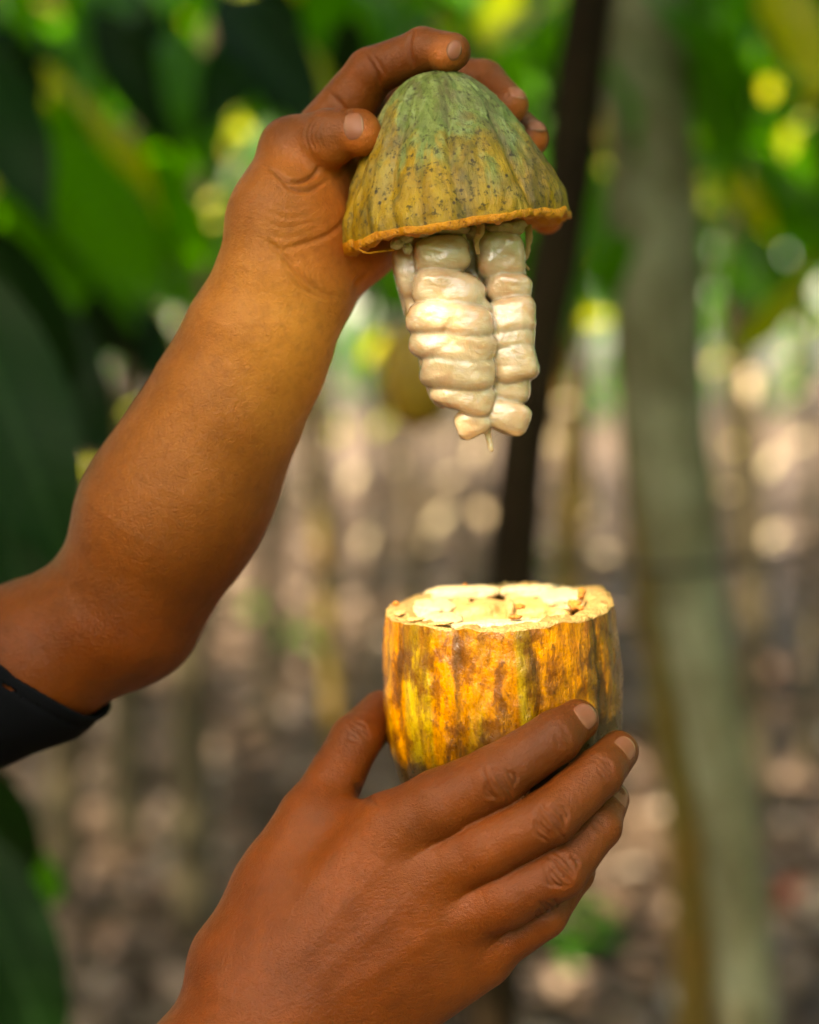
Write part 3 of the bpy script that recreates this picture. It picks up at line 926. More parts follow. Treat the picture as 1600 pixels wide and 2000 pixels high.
def podlike(name, base_c, rad, hgt, matkey, label, cat="cocoa pod"):
    nt, nz = 40, 20
    V = []
    for i in range(nz + 1):
        t = i / nz
        z = math.cos(math.pi * t)
        rr = math.sin(math.pi * t) ** 0.8 * (1 + 0.1 * z)
        for j in range(nt):
            th = 2 * math.pi * j / nt
            q = rad * rr * (1 + 0.05 * math.cos(10 * th))
            V.append((q * math.cos(th), q * math.sin(th), z * hgt / 2))
    F = [(i * nt + j, (i + 1) * nt + j, (i + 1) * nt + (j + 1) % nt, i * nt + (j + 1) % nt) for i in range(nz) for j in range(nt)]
    root = empty(name, base_c)
    mt = Matrix.Translation(Vector(base_c))
    link("husk", mesh_np("husk", np.array(V), np.array(F), True, [M[matkey]]), root, mt)
    sp = curve_pts([(0, 0, hgt * 0.47), (0.004, 0, hgt * 0.56), (0.02, 0.01, hgt * 0.66)], 6)
    V, F = tube_np(sp, 0.005, 7)
    link("stem", mesh_np("stem", V, F, True, [M['barkolive']]), root, mt)
    tag(root, label, cat)
    return root


podlike("hanging_cocoa_pod", at(815, 735, 1.72), 0.037, 0.105, 'podolive', "olive brown cocoa pod hanging blurred behind the white seed cluster")
podlike("fallen_cocoa_pod", ground_pt(1548, 1790) + np.array([0, 0, 0.05]), 0.04, 0.10, 'redleaf', "red brown fallen pod on the litter right of the broad trunk")


# ------------------------------------------------------------------ signed distance modelling
F32 = np.float32


class Cone:
    def __init__(s, a, b, ra, rb):
        s.a, s.b, s.ra, s.rb = np.asarray(a, F32), np.asarray(b, F32), F32(ra), F32(rb)
        s.c = (s.a + s.b) / 2
        s.rad = float(np.linalg.norm(s.b - s.a) / 2 + max(ra, rb))

    def d(s, P):
        ba = s.b - s.a
        pa = P - s.a
        h = np.clip((pa @ ba) / F32(ba @ ba), 0, 1)
        q = pa - h[:, None] * ba
        return np.sqrt(np.einsum('ij,ij->i', q, q)) - (s.ra + (s.rb - s.ra) * h)


class Ell:
    """ellipsoid with centre, radii and a rotation (columns = axes)"""
    def __init__(s, c, r, R=None, p=2.0):
        s.c, s.r = np.asarray(c, F32), np.asarray(r, F32)
        s.R = np.eye(3, dtype=F32) if R is None else np.asarray(R, F32)
        s.rad = float(max(r)) * 1.3
        s.p = p

    def d(s, P):
        q = ((P - s.c) @ s.R) / s.r
        if s.p == 2.0:
            k0 = np.sqrt(np.einsum('ij,ij->i', q, q))
        else:
            k0 = (np.abs(q) ** s.p).sum(1) ** (1 / s.p)
        return (k0 - 1) * F32(min(s.r)) * F32(1.0 + 0.0) if False else (k0 - 1) * np.linalg.norm(q * s.r, axis=1) / np.maximum(k0, 1e-4)


class Op:
    """smooth union (k) of children"""
    def __init__(s, k, *ch):
        s.k, s.ch = F32(k), ch
        c = np.array([x.c for x in ch])
        s.c = (c.min(0) + c.max(0)) / 2
        s.rad = float(max(np.linalg.norm(x.c - s.c) + x.rad for x in ch))

    def d(s, P, pad=None):
        out = None
        for x in s.ch:
            v = ev(x, P, pad)
            if out is None:
                out = v
            else:
                h = np.maximum(s.k - np.abs(out - v), 0)
                out = np.minimum(out, v) - h * h / (4 * s.k)
        return out


class Fn:
    def __init__(s, f, child, extra=0):
        s.f, s.child, s.c, s.rad = f, child, child.c, child.rad + extra

    def d(s, P, pad=None):
        return s.f(P, ev(s.child, P, pad))


def ev(x, P, pad):
    if pad is None:
        return (x.d(P, None) if isinstance(x, (Op, Fn)) else x.d(P)).astype(F32)
    q = P - x.c.astype(F32)
    m = np.einsum('ij,ij->i', q, q) < (x.rad + pad) ** 2
    if m.all():
        return (x.d(P, pad) if isinstance(x, (Op, Fn)) else x.d(P)).astype(F32)
    out = np.full(len(P), 900, F32)
    if m.any():
        out[m] = x.d(P[m], pad) if isinstance(x, (Op, Fn)) else x.d(P[m])
    return out


def axis_grid(lo, f0, f1, hi, h, hmax=70, g=1.18):
    """grid lines: fine spacing h in f0..f1, growing outside"""
    mid = list(np.arange(f0, f1 + h, h))
    s, x = h, mid[-1]
    up = []
    while x < hi:
        s = min(s * g, hmax); x += s; up.append(x)
    s, x = h, mid[0]
    dn = []
    while x > lo:
        s = min(s * g, hmax); x -= s; dn.append(x)
    a = dn[::-1] + mid + up
    while (len(a) - 1) % 8:
        a.append(a[-1] + (a[-1] - a[-2]))
    return np.array(a, F32)


def surface(field, gx, gy, gz, newton=2):
    """sparse surface nets of field on a rectilinear grid -> verts, quads"""
    nb = [(len(g_) - 1) // 8 for g_ in (gx, gy, gz)]
    B = np.stack(np.meshgrid(*[np.arange(n_) for n_ in nb], indexing='ij'), -1).reshape(-1, 3)
    lo = np.stack([g_[B[:, i] * 8] for i, g_ in enumerate((gx, gy, gz))], 1)
    hi = np.stack([g_[B[:, i] * 8 + 8] for i, g_ in enumerate((gx, gy, gz))], 1)
    d = ev(field, ((lo + hi) / 2).astype(F32), None)
    keep = np.abs(d) < 0.5 * np.linalg.norm(hi - lo, axis=1) * 1.12 + 4
    B = B[keep]
    o = np.stack(np.meshgrid(*[np.arange(9)] * 3, indexing='ij'), -1).reshape(-1, 3)
    vals = np.empty((len(B), 729), F32)
    for s in range(0, len(B), 600):
        I = B[s:s + 600, None] * 8 + o[None]
        P = np.stack([gx[I[..., 0]], gy[I[..., 1]], gz[I[..., 2]]], -1).reshape(-1, 3).astype(F32)
        vals[s:s + 600] = ev(field, P, 95.0).reshape(-1, 729)
    vals = vals.reshape(-1, 9, 9, 9)
    ins = vals < 0
    c = sum(ins[:, a:a + 8, b:b + 8, e:e + 8].astype(np.int8) for a in (0, 1) for b in (0, 1) for e in (0, 1))
    act = (c > 0) & (c < 8)
    bi, ci, cj, ck = np.nonzero(act)
    gi = B[bi] * 8 + np.stack([ci, cj, ck], 1)
    corner = np.stack([vals[bi, ci + a, cj + b, ck + e] for a in (0, 1) for b in (0, 1) for e in (0, 1)], 1)
    offs = np.array([(a, b, e) for a in (0, 1) for b in (0, 1) for e in (0, 1)])
    acc = np.zeros((len(bi), 3)); cnt = np.zeros(len(bi))
    for p in range(8):
        for q in range(p + 1, 8):
            if np.abs(offs[p] - offs[q]).sum() != 1:
                continue
            m = (corner[:, p] < 0) != (corner[:, q] < 0)
            t = corner[m, p] / (corner[m, p] - corner[m, q])
            acc[m] += offs[p] + t[:, None] * (offs[q] - offs[p])
            cnt[m] += 1
    loc = acc / cnt[:, None]
    G = (gx, gy, gz)
    V = np.stack([G[a][gi[:, a]] + loc[:, a] * (G[a][gi[:, a] + 1] - G[a][gi[:, a]]) for a in range(3)], 1)
    NY, NZ = len(gy), len(gz)
    cid = (gi[:, 0].astype(np.int64) * NY + gi[:, 1]) * NZ + gi[:, 2]
    order = np.argsort(cid)
    sc = cid[order]

    def look(I):
        k = (I[:, 0].astype(np.int64) * NY + I[:, 1]) * NZ + I[:, 2]
        p = np.clip(np.searchsorted(sc, k), 0, len(sc) - 1)
        ok = sc[p] == k
        return np.where(ok, order[p], -1)

    quads = []
    for ax in range(3):
        sl0 = [slice(0, 8)] * 3
        sl1 = list(sl0); sl1[ax] = slice(1, 9)
        a = ins[(slice(None), *sl0)]; b = ins[(slice(None), *sl1)]
        e_b, e_i, e_j, e_k = np.nonzero(a != b)
        I = B[e_b] * 8 + np.stack([e_i, e_j, e_k], 1)
        flip = a[e_b, e_i, e_j, e_k]
        u, v = (ax + 1) % 3, (ax + 2) % 3
        du = np.zeros(3, int); du[u] = 1
        dv = np.zeros(3, int); dv[v] = 1
        q = np.stack([look(I - du - dv), look(I - dv), look(I), look(I - du)], 1)
        ok = (q >= 0).all(1)
        q = q[ok]; fl = flip[ok]
        q[~fl] = q[~fl][:, ::-1]
        quads.append(q)
    Q = np.concatenate(quads)
    for _ in range(newton):
        d, g_ = grad(field, V)
        st = np.clip(d / np.maximum((g_ ** 2).sum(1), 0.2), -4, 4)
        V = V - g_ * st[:, None]
    return V, Q


def grad(field, V, e=1.5):
    P = V.astype(F32)
    d = ev(field, P, 95.0)
    g_ = np.stack([(ev(field, P + np.eye(3, dtype=F32)[i] * F32(e), 95.0) - ev(field, P - np.eye(3, dtype=F32)[i] * F32(e), 95.0)) / (2 * e) for i in range(3)], 1)
    return d, g_


def keep_largest(V, Q, minv=500):
    """drop tiny stray islands"""
    n = len(V)
    lab = np.arange(n)
    while True:
        m = lab[Q].min(1)
        new = lab.copy()
        for c in range(4):
            np.minimum.at(new, Q[:, c], m)
        new = new[new]
        if (new == lab).all():
            break
        lab = new
    cnt = np.bincount(lab, minlength=n)
    best = cnt.argmax()
    kv = lab == best
    idx = np.cumsum(kv) - 1
    return V[kv], idx[Q[kv[Q[:, 0]]]]


def chain(*js):
    """round cones through joints given as (px, py, w, r in px)"""
    out = []
    for (a, b) in zip(js[:-1], js[1:]):
        out.append(Cone(W(*a[:3]), W(*b[:3]), a[3] * (1 + a[2] / FPX), b[3] * (1 + b[2] / FPX)))
    return out


def ball(px, py, w, rx, ry, rz, R=None):
    return Ell(W(px, py, w), (rx, ry, rz), R)


# ------------------------------------------------------------------ the two halves of the fruit
def axis_matrix(c, n, spin=0.0):
    """world matrix (with the scale from subject units) with local z along n, origin at c; both in subject units"""
    n = np.asarray(n, float); n /= np.linalg.norm(n)
    x = np.array([1.0, 0, 0]); x -= n * (x @ n); x /= np.linalg.norm(x)
    y = np.cross(n, x)
    R = np.stack([x, y, n], 1)
    Wm = ROT @ R
    m = Matrix([[*Wm[i], to_world(c)[i]] for i in range(3)] + [[0, 0, 0, 1]])
    return m, R


def lathe(profile, nt, fn=None):
    """profile rows (z, r); fn(theta, z, r) -> (r, z)"""
    prof = np.asarray(profile, float)
    th = np.linspace(0, 2 * np.pi, nt, endpoint=False)
    Z = np.repeat(prof[:, 0], nt); R = np.repeat(prof[:, 1], nt); T = np.tile(th, len(prof))
    if fn is not None:
        R, Z = fn(T, Z, R)
    V = np.stack([R * np.cos(T), R * np.sin(T), Z], 1)
    I = np.arange(len(prof) * nt).reshape(len(prof), nt)
    J = np.roll(I, -1, axis=1)
    F = np.stack([I[:-1], J[:-1], J[1:], I[1:]], -1).reshape(-1, 4)
    return V, F, T, Z, R


def resample(p, n):
    p = np.asarray(p, float)
    q = curve_pts(np.stack([p[:, 0], p[:, 1], np.zeros(len(p))], 1), n)
    return q[:, :2]


def ridge_fn(T, spin):
    """10 ridges in pairs, about 0 (groove) .. 1 (ridge)"""
    a = np.abs(np.sin(5 * (T + spin)))
    b = 0.5 + 0.5 * np.cos(5 * (T + spin) * 2 + 0.6)
    return 0.75 * a ** 0.55 + 0.25 * b


def crumbs(parent, mat, name, pts, rad, matrix, seed=0, k_=1.0):
    r = np.random.default_rng(seed)
    for k, p in enumerate(pts):
        n = 8
        V, F, T, Z, R = lathe([(math.cos(math.pi * i / n), max(0.02, math.sin(math.pi * i / n))) for i in range(n + 1)], 10)
        V = V * (1 + 0.35 * vnoise(V, seed + k, 2, 1.3))[:, None] * np.asarray(rad[k] if hasattr(rad[k], '__len__') else (rad[k],) * 3) + np.asarray(p)
        link(name, mesh_np(name, V * U * k_, F, True, [mat]), parent, matrix)


def upper_half():
    C = W(891, 446, 165)
    mw, R = axis_matrix(C, (-0.150, -0.085, 0.985))
    root = empty("cocoa_pod_half", None, mw)
    prof = resample([(0, 222), (30, 219), (70, 205), (110, 187), (150, 167), (190, 145), (225, 123), (255, 100), (280, 74), (297, 48), (304, 22), (303, 6)], 90)
    nt = 300
    sp = 0.25

    def fn(T, Z, Rr):
        t = np.clip(Z / 304, 0, 1)
        P = np.stack([np.cos(T) * 3, np.sin(T) * 3, Z / 90], 1)
        rid = ridge_fn(T + 0.06 * np.sin(Z / 60), sp)
        amp = 0.15 * np.sin(np.pi * np.clip(t * 0.80 + 0.17, 0, 1)) ** 0.8
        Rr = Rr * (1 + amp * (rid - 0.62) + 0.014 * vnoise(P, 5, 3, 1.2))
        bumps = vnoise(np.stack([np.cos(T) * 9, np.sin(T) * 9, Z / 34], 1), 6, 2, 1.0)
        Rr = Rr + 3.6 * bumps * (Rr > 30)
        edge = np.exp(-Z / 18)
        z2 = Z + edge * (5.0 * vnoise(np.stack([np.cos(T) * 5, np.sin(T) * 5, 0 * T], 1), 7, 3, 1.0))
        return Rr, z2

    V, F, T, Z, Rr = lathe(prof, nt, fn)
    # face normals outwards: profile runs upwards
    at_ = {"ridge": ridge_fn(T, sp), "hgt": np.clip(Z / 300, 0, 1), "left": np.clip(-np.cos(T), 0, 1)}
    link("husk", mesh_np("husk", V * U * 1.042, F, True, [M['huskcap']], at_), root, mw)
    # stalk scar at the tip
    q = [(296, 26), (306, 24), (314, 19), (318, 10), (318, 1)]
    Vs, Fs, *_ = lathe(q, 24, lambda T, Z, Rr: (Rr * (1 + 0.15 * np.sin(3 * T + Z)), Z))
    Vs[:, 0] -= 4; Vs[:, 1] += 8
    link("stalk_scar", mesh_np("stalk_scar", Vs * U * 1.042, Fs, True, [M['barkolive']]), root, mw)
    # cut flesh: from the outer edge inwards, ragged
    rim0 = V[:nt]
    th = np.linspace(0, 2 * np.pi, nt, endpoint=False)
    rows, ro = [], np.linalg.norm(rim0[:, :2], axis=1)
    c5 = np.stack([np.cos(th) * 8, np.sin(th) * 8, 0 * th], 1)
    spec = [(0.999, 1.0, 0), (1.008, -2, 1.5), (1.006, -11, 2.5), (0.985, -14, 3.5), (0.95, -14, 5), (0.90, -14, 6), (0.85, -8, 5), (0.78, 8, 3)]
    for k, (f, dz, j) in enumerate(spec):
        rr = ro * f * (1 + 0.010 * vnoise(c5 + k * 0.35, 8, 3, 1.0) * (k > 0))
        # a thicker torn lip on the left front, layered flakes on the right
        lip = 8 * np.exp(-((th - np.pi * 1.05) / 0.55) ** 2) * (k in (2, 3, 4, 5))
        flake = 6 * (vnoise(c5 * np.array([1.6, 1.6, 1]) + k * 0.9, 9, 2, 1.0)) * np.exp(-(((th - np.pi * 1.85 + np.pi) % (2 * np.pi) - np.pi) / 0.6) ** 2)
        zz = rim0[:, 2] + dz - lip + flake * (k > 0) + j * vnoise(c5 * 1.5 + k * 0.6, 10, 3, 1.0) + 0.22 * j * vnoise(c5 * 3 + k * 0.4, 11, 2, 1.0)
        rows.append(np.stack([rr * np.cos(th), rr * np.sin(th), zz], 1))
    Vr = np.concatenate(rows)
    I = np.arange(len(Vr)).reshape(len(rows), nt)
    J = np.roll(I, -1, 1)
    Fr = np.stack([I[:-1], I[1:], J[1:], J[:-1]], -1).reshape(-1, 4)
    link("cut_flesh", mesh_np("cut_flesh", Vr * U * 1.042, Fr, True, [M['orange']]), root, mw)
    # white inside of the shell
    rin = rows[-1]
    li = [rin]
    for f, z in [(0.97, 30), (0.9, 90), (0.7, 160), (0.4, 205), (0.1, 220)]:
        a = rin.copy(); a[:, :2] *= f; a[:, 2] = z
        li.append(a)
    Vl = np.concatenate(li)
    I = np.arange(len(Vl)).reshape(len(li), nt); J = np.roll(I, -1, 1)
    Fl = np.stack([I[:-1], I[1:], J[1:], J[:-1]], -1).reshape(-1, 4)
    link("inner_lining", mesh_np("inner_lining", Vl * U * 1.042, Fl, True, [M['lining']]), root, mw)
    return root, mw
CAPROOT, CAPM = upper_half()


def lower_half():
    C = W(975, 1188, 212)
    mw, R = axis_matrix(C, (-0.045, -0.125, 0.99))
    root = empty("cocoa_pod_half", None, mw)
    prof = resample([(0, 221), (-50, 227), (-110, 230), (-170, 231), (-230, 228), (-290, 219), (-335, 205), (-380, 178), (-420, 130), (-444, 72), (-452, 20), (-452, 3)], 90)[::-1]
    nt = 300
    sp = 0.1

    def rimz(T):
        c5 = np.stack([np.cos(T) * 5, np.sin(T) * 5, 0 * T], 1)
        return 5.5 * vnoise(c5, 12, 3, 1.0)

    def fn(T, Z, Rr):
        P = np.stack([np.cos(T) * 3, np.sin(T) * 3, Z / 90], 1)
        rid = ridge_fn(T + 0.05 * np.sin(Z / 70), sp)
        amp = 0.078 * np.clip(-Z / 60, 0.5, 1)
        R2 = Rr * (1 + amp * (rid - 0.62) + 0.012 * vnoise(P, 15, 3, 1.2))
        R2 = R2 + 2.4 * vnoise(np.stack([np.cos(T) * 9, np.sin(T) * 9, Z / 34], 1), 16, 2, 1.0) * (Rr > 30)
        z2 = Z + np.exp(Z / 16) * rimz(T)
        return R2, z2

    V, F, T, Z, Rr = lathe(prof, nt, fn)
    # stain: old bruise low on the camera side, its diagonal edge painting in the shade
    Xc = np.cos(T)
    stain_shade = np.clip((-Z - 195 + 45 * Xc) / 75, 0, 1) * 0.95
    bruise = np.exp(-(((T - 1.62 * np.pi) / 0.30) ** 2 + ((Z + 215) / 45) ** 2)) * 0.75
    at_ = {"ridge": ridge_fn(T, sp), "hgt": np.clip(-Z / 450, 0, 1), "stain_shade": np.clip(stain_shade + bruise, 0, 1)}
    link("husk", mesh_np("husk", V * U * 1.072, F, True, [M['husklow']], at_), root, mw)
    rim0 = V[-nt:]
    th = np.linspace(0, 2 * np.pi, nt, endpoint=False)
    ro = np.linalg.norm(rim0[:, :2], axis=1)
    c5 = np.stack([np.cos(th) * 8, np.sin(th) * 8, 0 * th], 1)

    def bell(a, s):
        return np.exp(-((((th - a) + np.pi) % (2 * np.pi) - np.pi) / s) ** 2)
    rows = []
    # torn blocks standing up on the back rim, a low flake on the right front
    lift = 10 * bell(0.42 * np.pi, 0.28) + 16 * bell(0.12 * np.pi, 0.42) - 6 * bell(1.3 * np.pi, 0.5)
    for k, (f, dz, j) in enumerate([(0.999, -1, 0), (1.0, 3, 1.0), (0.975, 5.5, 2.5), (0.93, 4.5, 4), (0.88, 4, 5), (0.83, 3, 5), (0.78, 0, 5), (0.745, -9, 4), (0.73, -30, 3), (0.70, -80, 2), (0.5, -150, 0), (0.1, -160, 0)]):
        rr = ro * f * (1 + 0.022 * vnoise(c5 + k * 0.5, 18, 3, 1.0) * (k > 1))
        step = np.round(1.5 * vnoise(c5 * 0.7 + 0.2 * k, 21, 2, 1.0)) * 4.0 * (2 <= k <= 6)
        zz = rim0[:, 2] + dz + lift * (1 <= k <= 6) * (0.4 if k == 1 else 1) + step + j * vnoise(c5 * 1.4 + k * 0.7, 19, 3, 1.0)
        rows.append(np.stack([rr * np.cos(th), rr * np.sin(th), zz], 1))
    Vr = np.concatenate(rows)
    I = np.arange(len(Vr)).reshape(len(rows), nt); J = np.roll(I, -1, 1)
    Fr = np.stack([I[:-1], J[:-1], J[1:], I[1:]], -1).reshape(-1, 4)
    link("cut_flesh", mesh_np("cut_flesh", Vr * U * 1.072, Fr, True, [M['cream']]), root, mw)
    # pulp left in the hollow
    fills = [((-50, 78, -42), (82, 64, 44), 'tanpulp'), ((78, 72, -42), (66, 66, 44), 'tanpulp'), ((24, 62, -18), (9, 44, 24), 'fibre'), ((-66, 150, 8), (74, 34, 12), 'lining'),
             ((-128, 66, -10), (44, 60, 17), 'lining'), ((136, 84, -4), (50, 60, 18), 'lining'), ((0, -20, -95), (150, 130, 30), 'pulp'), ((-112, -58, -12), (40, 50, 14), 'lining'), ((70, 150, 4), (60, 30, 12), 'lining'), ((0, -128, -8), (90, 22, 9), 'lining')]
    for k, (c, r, mk) in enumerate(fills):
        Vb, Fb, T, Z, Rr = lathe([(math.cos(math.pi * i / 22), max(0.01, math.sin(math.pi * i / 22))) for i in range(22, -1, -1)], 44)
        Vb = np.sign(Vb) * np.abs(Vb) ** 0.62
        Vb = Vb * np.asarray(r) * (1 + 0.16 * vnoise(Vb * 1.0, 30 + k, 3, 2.0))[:, None] + np.asarray(c)
        link("pulp_piece", mesh_np("pulp_piece", Vb * U * 1.072, Fb, True, [M[mk]]), root, mw)
    crumbs(root, M['crumb'], "crumb", [(140, -60, 12), (158, -10, 18), (163, 22, 20), (150, -82, 9), (22, -140, 8), (-200, 30, 12), (-60, 150, 22), (38, -40, 9)],
           [(13, 11, 9), (7, 7, 6), (8, 7, 6), (7, 6, 5), (12, 8, 4), (7, 6, 5), (4, 4, 4), (9, 24, 5)], mw, 40, 1.072)
    crumbs(root, M['fibre'], "husk_scrap", [(-162, -112, 7), (-192, -40, 8), (-118, -160, 6)], [(20, 13, 4), (12, 22, 4), (22, 9, 3)], mw, 60, 1.072)
    tag(root, "orange yellow lower cocoa pod half with pale cut rim held in the lower hand", "cocoa pod")
    return root, mw


LOWROOT, LOWM = lower_half()


def seeds():
    """the cluster of pulp covered seeds: one smooth mass, split seed by seed"""
    S = [  # px, py, w, half width, half height, half depth, roll in degrees
        (862, 499, 84, 57, 38, 50, 4), (800, 535, 140, 31, 60, 50, 10), (825, 470, 150, 40, 40, 50, 0), (905, 480, 165, 40, 60, 45, 0),
        (876, 574, 88, 78, 46, 62, -12), (930, 600, 84, 34, 26, 40, -40), (878, 628, 76, 86, 40, 64, -5), (884, 676, 84, 86, 44, 64, -14), (896, 726, 84, 74, 40, 60, -6), (906, 772, 98, 64, 38, 54, -17), (922, 824, 108, 40, 34, 42, 24),
        (978, 502, 116, 48, 52, 52, 6), (990, 566, 116, 47, 34, 52, -8), (998, 618, 104, 50, 42, 54, 6), (996, 664, 110, 50, 40, 54, -3), (1005, 712, 106, 48, 40, 56, 12), (994, 758, 120, 45, 34, 50, -6), (986, 812, 118, 50, 36, 50, -20),
        (938, 600, 190, 95, 130, 60, 0), (945, 730, 185, 80, 90, 55, 0), (808, 592, 150, 24, 54, 44, 14), (842, 690, 146, 30, 64, 44, 16), (866, 762, 146, 30, 42, 40, 20),
    ]
    prims = []
    for (px, py, w, a, b, c, roll) in S:
        t = math.radians(roll)
        R = np.array([[math.cos(t), 0, math.sin(t)], [0, 1, 0], [-math.sin(t), 0, math.cos(t)]]).T
        prims.append(Ell(W(px, py, w), (a, c, b), R, 3.3))
    tip = Cone(W(950, 830, 105), W(960, 876, 104), 15, 2.5)
    prims.append(tip)
    base = Op(5.5, *prims)

    def rough(P, d):
        q = P.astype(np.float64) / 100
        n = vnoise(q, 50, 2, 1.3) * 7.0 + vnoise(q * np.array([1, 1, 2.0]), 51, 2, 2.6) * 1.6
        return (d + n * np.exp(-np.abs(d) / 30)).astype(F32)
    field = Fn(rough, base)
    gx = axis_grid(-90, -90, 300, 290, 3.2); gy = axis_grid(-20, -20, 300, 290, 3.4); gz = axis_grid(90, 90, 620, 600, 3.2)
    V, Q = surface(field, gx, gy, gz, 1)
    _, g_ = grad(field, V, 2.0)
    Nn = g_ / np.linalg.norm(g_, axis=1)[:, None]
    cen = V[Q].mean(1).astype(F32)
    own = np.stack([p.d(cen) for p in prims], 1).argmin(1)
    n = 0
    for k in range(len(prims)):
        f = Q[own == k]
        if len(f) < 12:
            continue
        vid, inv = np.unique(f, return_inverse=True)
        v = to_world(V[vid])
        me = mesh_np("seed", v - to_world(W(900, 640, 110)), inv.reshape(-1, 4)[:, ::1], True, [M['pulp']])
        try:
            me.normals_split_custom_set_from_vertices((Nn[vid] @ ROT.T).tolist())
        except Exception as e:
            print("normals", e)
        link("seed" if k < len(prims) - 1 else "pulp_strand", me, CAPROOT, Matrix.Translation(Vector(to_world(W(900, 640, 110)))))
        n += 1
    # threads and scraps of the core
    def strand(name, pts, rad, mat):
        P = curve_pts([W(*p) for p in pts], 16)
        V, F = tube_np(P, np.interp(np.linspace(0, 1, 16), np.linspace(0, 1, len(rad)), rad), 8, True, 0.35, 3)
        link(name, mesh_np(name, to_world(V) - to_world(P[0]), F, True, [M[mat]]), CAPROOT, Matrix.Translation(Vector(to_world(P[0]))))
    strand("core_thread", [(937, 428, 40), (939, 452, 38), (931, 470, 42), (934, 496, 50)], [8, 8, 6, 4], 'fibre')
    strand("core_thread", [(1031, 440, 110), (1034, 470, 108), (1028, 498, 112), (1023, 512, 112), (1034, 527, 112)], [7, 6, 6, 4, 2], 'fibre')
    strand("core_thread", [(1010, 436, 100), (1014, 452, 100), (1009, 470, 104)], [5, 4, 3], 'lining')
    strand("core_thread", [(903, 440, 60), (908, 470, 66), (916, 490, 80)], [5, 4, 3], 'lining')
    strand("core_thread", [(700, 486, 40), (716, 494, 42), (735, 492, 40), (770, 488, 44)], [2, 2.5, 2, 2], 'orange')
    for k, (p, r) in enumerate([((862, 446, 62), (56, 30, 14)), ((985, 444, 90), (42, 40, 15)), ((788, 468, 52), (22, 16, 14)), ((776, 476, 40), (14, 10, 10)), ((796, 482, 48), (9, 8, 15)), ((930, 452, 100), (30, 30, 16)), ((828, 452, 50), (24, 20, 12))]):
        Vb, Fb, *_ = lathe([(math.cos(math.pi * i / 16), max(0.01, math.sin(math.pi * i / 16))) for i in range(16, -1, -1)], 30)
        Vb = Vb * np.asarray(r) * (1 + 0.28 * vnoise(Vb, 70 + k, 3, 1.6))[:, None] + W(*p)
        c = to_world(W(*p))
        link("core_scrap", mesh_np("core_scrap", to_world(Vb) - c, Fb, True, [M['lining']]), CAPROOT, Matrix.Translation(Vector(c)))
    tag(CAPROOT, "green upper cocoa pod half with white pulpy seeds dangling, held in the raised hand", "cocoa pod")
seeds()

# ------------------------------------------------------------------ the person
DN = dir_local(np.array([0, 0, -1.0]))            # straight down in subject units
# ---- raised hand
thumbL = Op(10, *chain((570, 292, 190, 62), (640, 268, 122, 53), (700, 257, 98, 45)), ball(708, 268, 88, 38, 38, 36), ball(645, 290, 120, 46, 46, 40))
indexL = Op(9, *chain((648, 255, 255, 66), (722, 143, 190, 47), (826, 97, 132, 43), (884, 101, 98, 37)), ball(872, 112, 96, 34, 36, 32))
middleL = Op(9, *chain((668, 285, 325, 64), (815, 150, 365, 48), (945, 163, 290, 45), (996, 206, 205, 37)))
ringL = Op(9, *chain((682, 330, 385, 60), (850, 225, 440, 46), (985, 235, 350, 42), (1036, 270, 275, 36)))
pinkL = Op(9, *chain((700, 395, 430, 54), (870, 350, 490, 42), (1010, 385, 430, 37), (1068, 424, 352, 33)))
palmL = Op(55, *chain((545, 545, 190, 100), (650, 270, 265, 62)), *chain((560, 550, 210, 100), (668, 300, 325, 62)), *chain((585, 555, 230, 92), (685, 345, 385, 60)), *chain((610, 550, 240, 85), (702, 405, 425, 56)),
           *chain((522, 520, 150, 88), (540, 420, 150, 84), (572, 296, 185, 60)), ball(585, 440, 160, 92, 70, 110), ball(680, 490, 262, 92, 80, 76), ball(735, 470, 315, 58, 60, 62),
           *chain((590, 330, 190, 50), (660, 330, 250, 52)))
foreL = Op(60, *chain((540, 570, 190, 112), (500, 655, 205, 126), (440, 800, 240, 144), (375, 930, 275, 162), (322, 1020, 300, 166), (245, 1180, 340, 134)),
           *chain((585, 590, 205, 84), (540, 700, 225, 95)), ball(265, 1212, 345, 84, 96, 76))
upperL = Op(50, *chain((245, 1192, 340, 134), (60, 1288, 370, 146), (-400, 1475, 440, 185), (-960, 1700, 560, 230)))
armL = Op(90, Op(35, Op(26, palmL, Op(5, thumbL, indexL, middleL, ringL, pinkL)), foreL), upperL)

# ---- lower hand
indexR = Op(10, *chain((772, 1622, -8, 76), (862, 1572, -44, 69), (968, 1517, -78, 60), (1086, 1440, -58, 51), (1128, 1408, -18, 42)))
middleR = Op(10, *chain((852, 1700, -25, 72), (950, 1655, -65, 64), (1076, 1594, -96, 56), (1169, 1510, -48, 49), (1208, 1468, 28, 40)))
ringR = Op(10, *chain((905, 1785, -20, 66), (990, 1752, -55, 60), (1096, 1702, -78, 52), (1168, 1614, -24, 45), (1192, 1562, 48, 37)))
pinkR = Op(10, *chain((940, 1862, 18, 58), (1062, 1784, -14, 46), (1120, 1705, 46, 40), (1145, 1640, 110, 34)))
thumbR = Op(12, *chain((612, 1602, 110, 64), (694, 1446, 205, 50), (746, 1392, 310, 44)))
palmR = Op(70, *chain((505, 1935, 25, 130), (765, 1630, 0, 78)), *chain((545, 1985, 15, 130), (850, 1705, -10, 78)), *chain((580, 2010, 30, 125), (900, 1790, 0, 74)), *chain((620, 2030, 50, 115), (940, 1865, 25, 66)),
           *chain((480, 1880, 60, 105), (560, 1730, 90, 88), (614, 1600, 110, 66)), *chain((620, 1620, 100, 56), (750, 1640, 40, 60)), ball(720, 1780, 70, 170, 70, 150))
foreR = Op(60, *chain((545, 1990, 20, 150), (440, 2110, 10, 158), (200, 2370, -40, 195), (-260, 2800, -110, 200)))
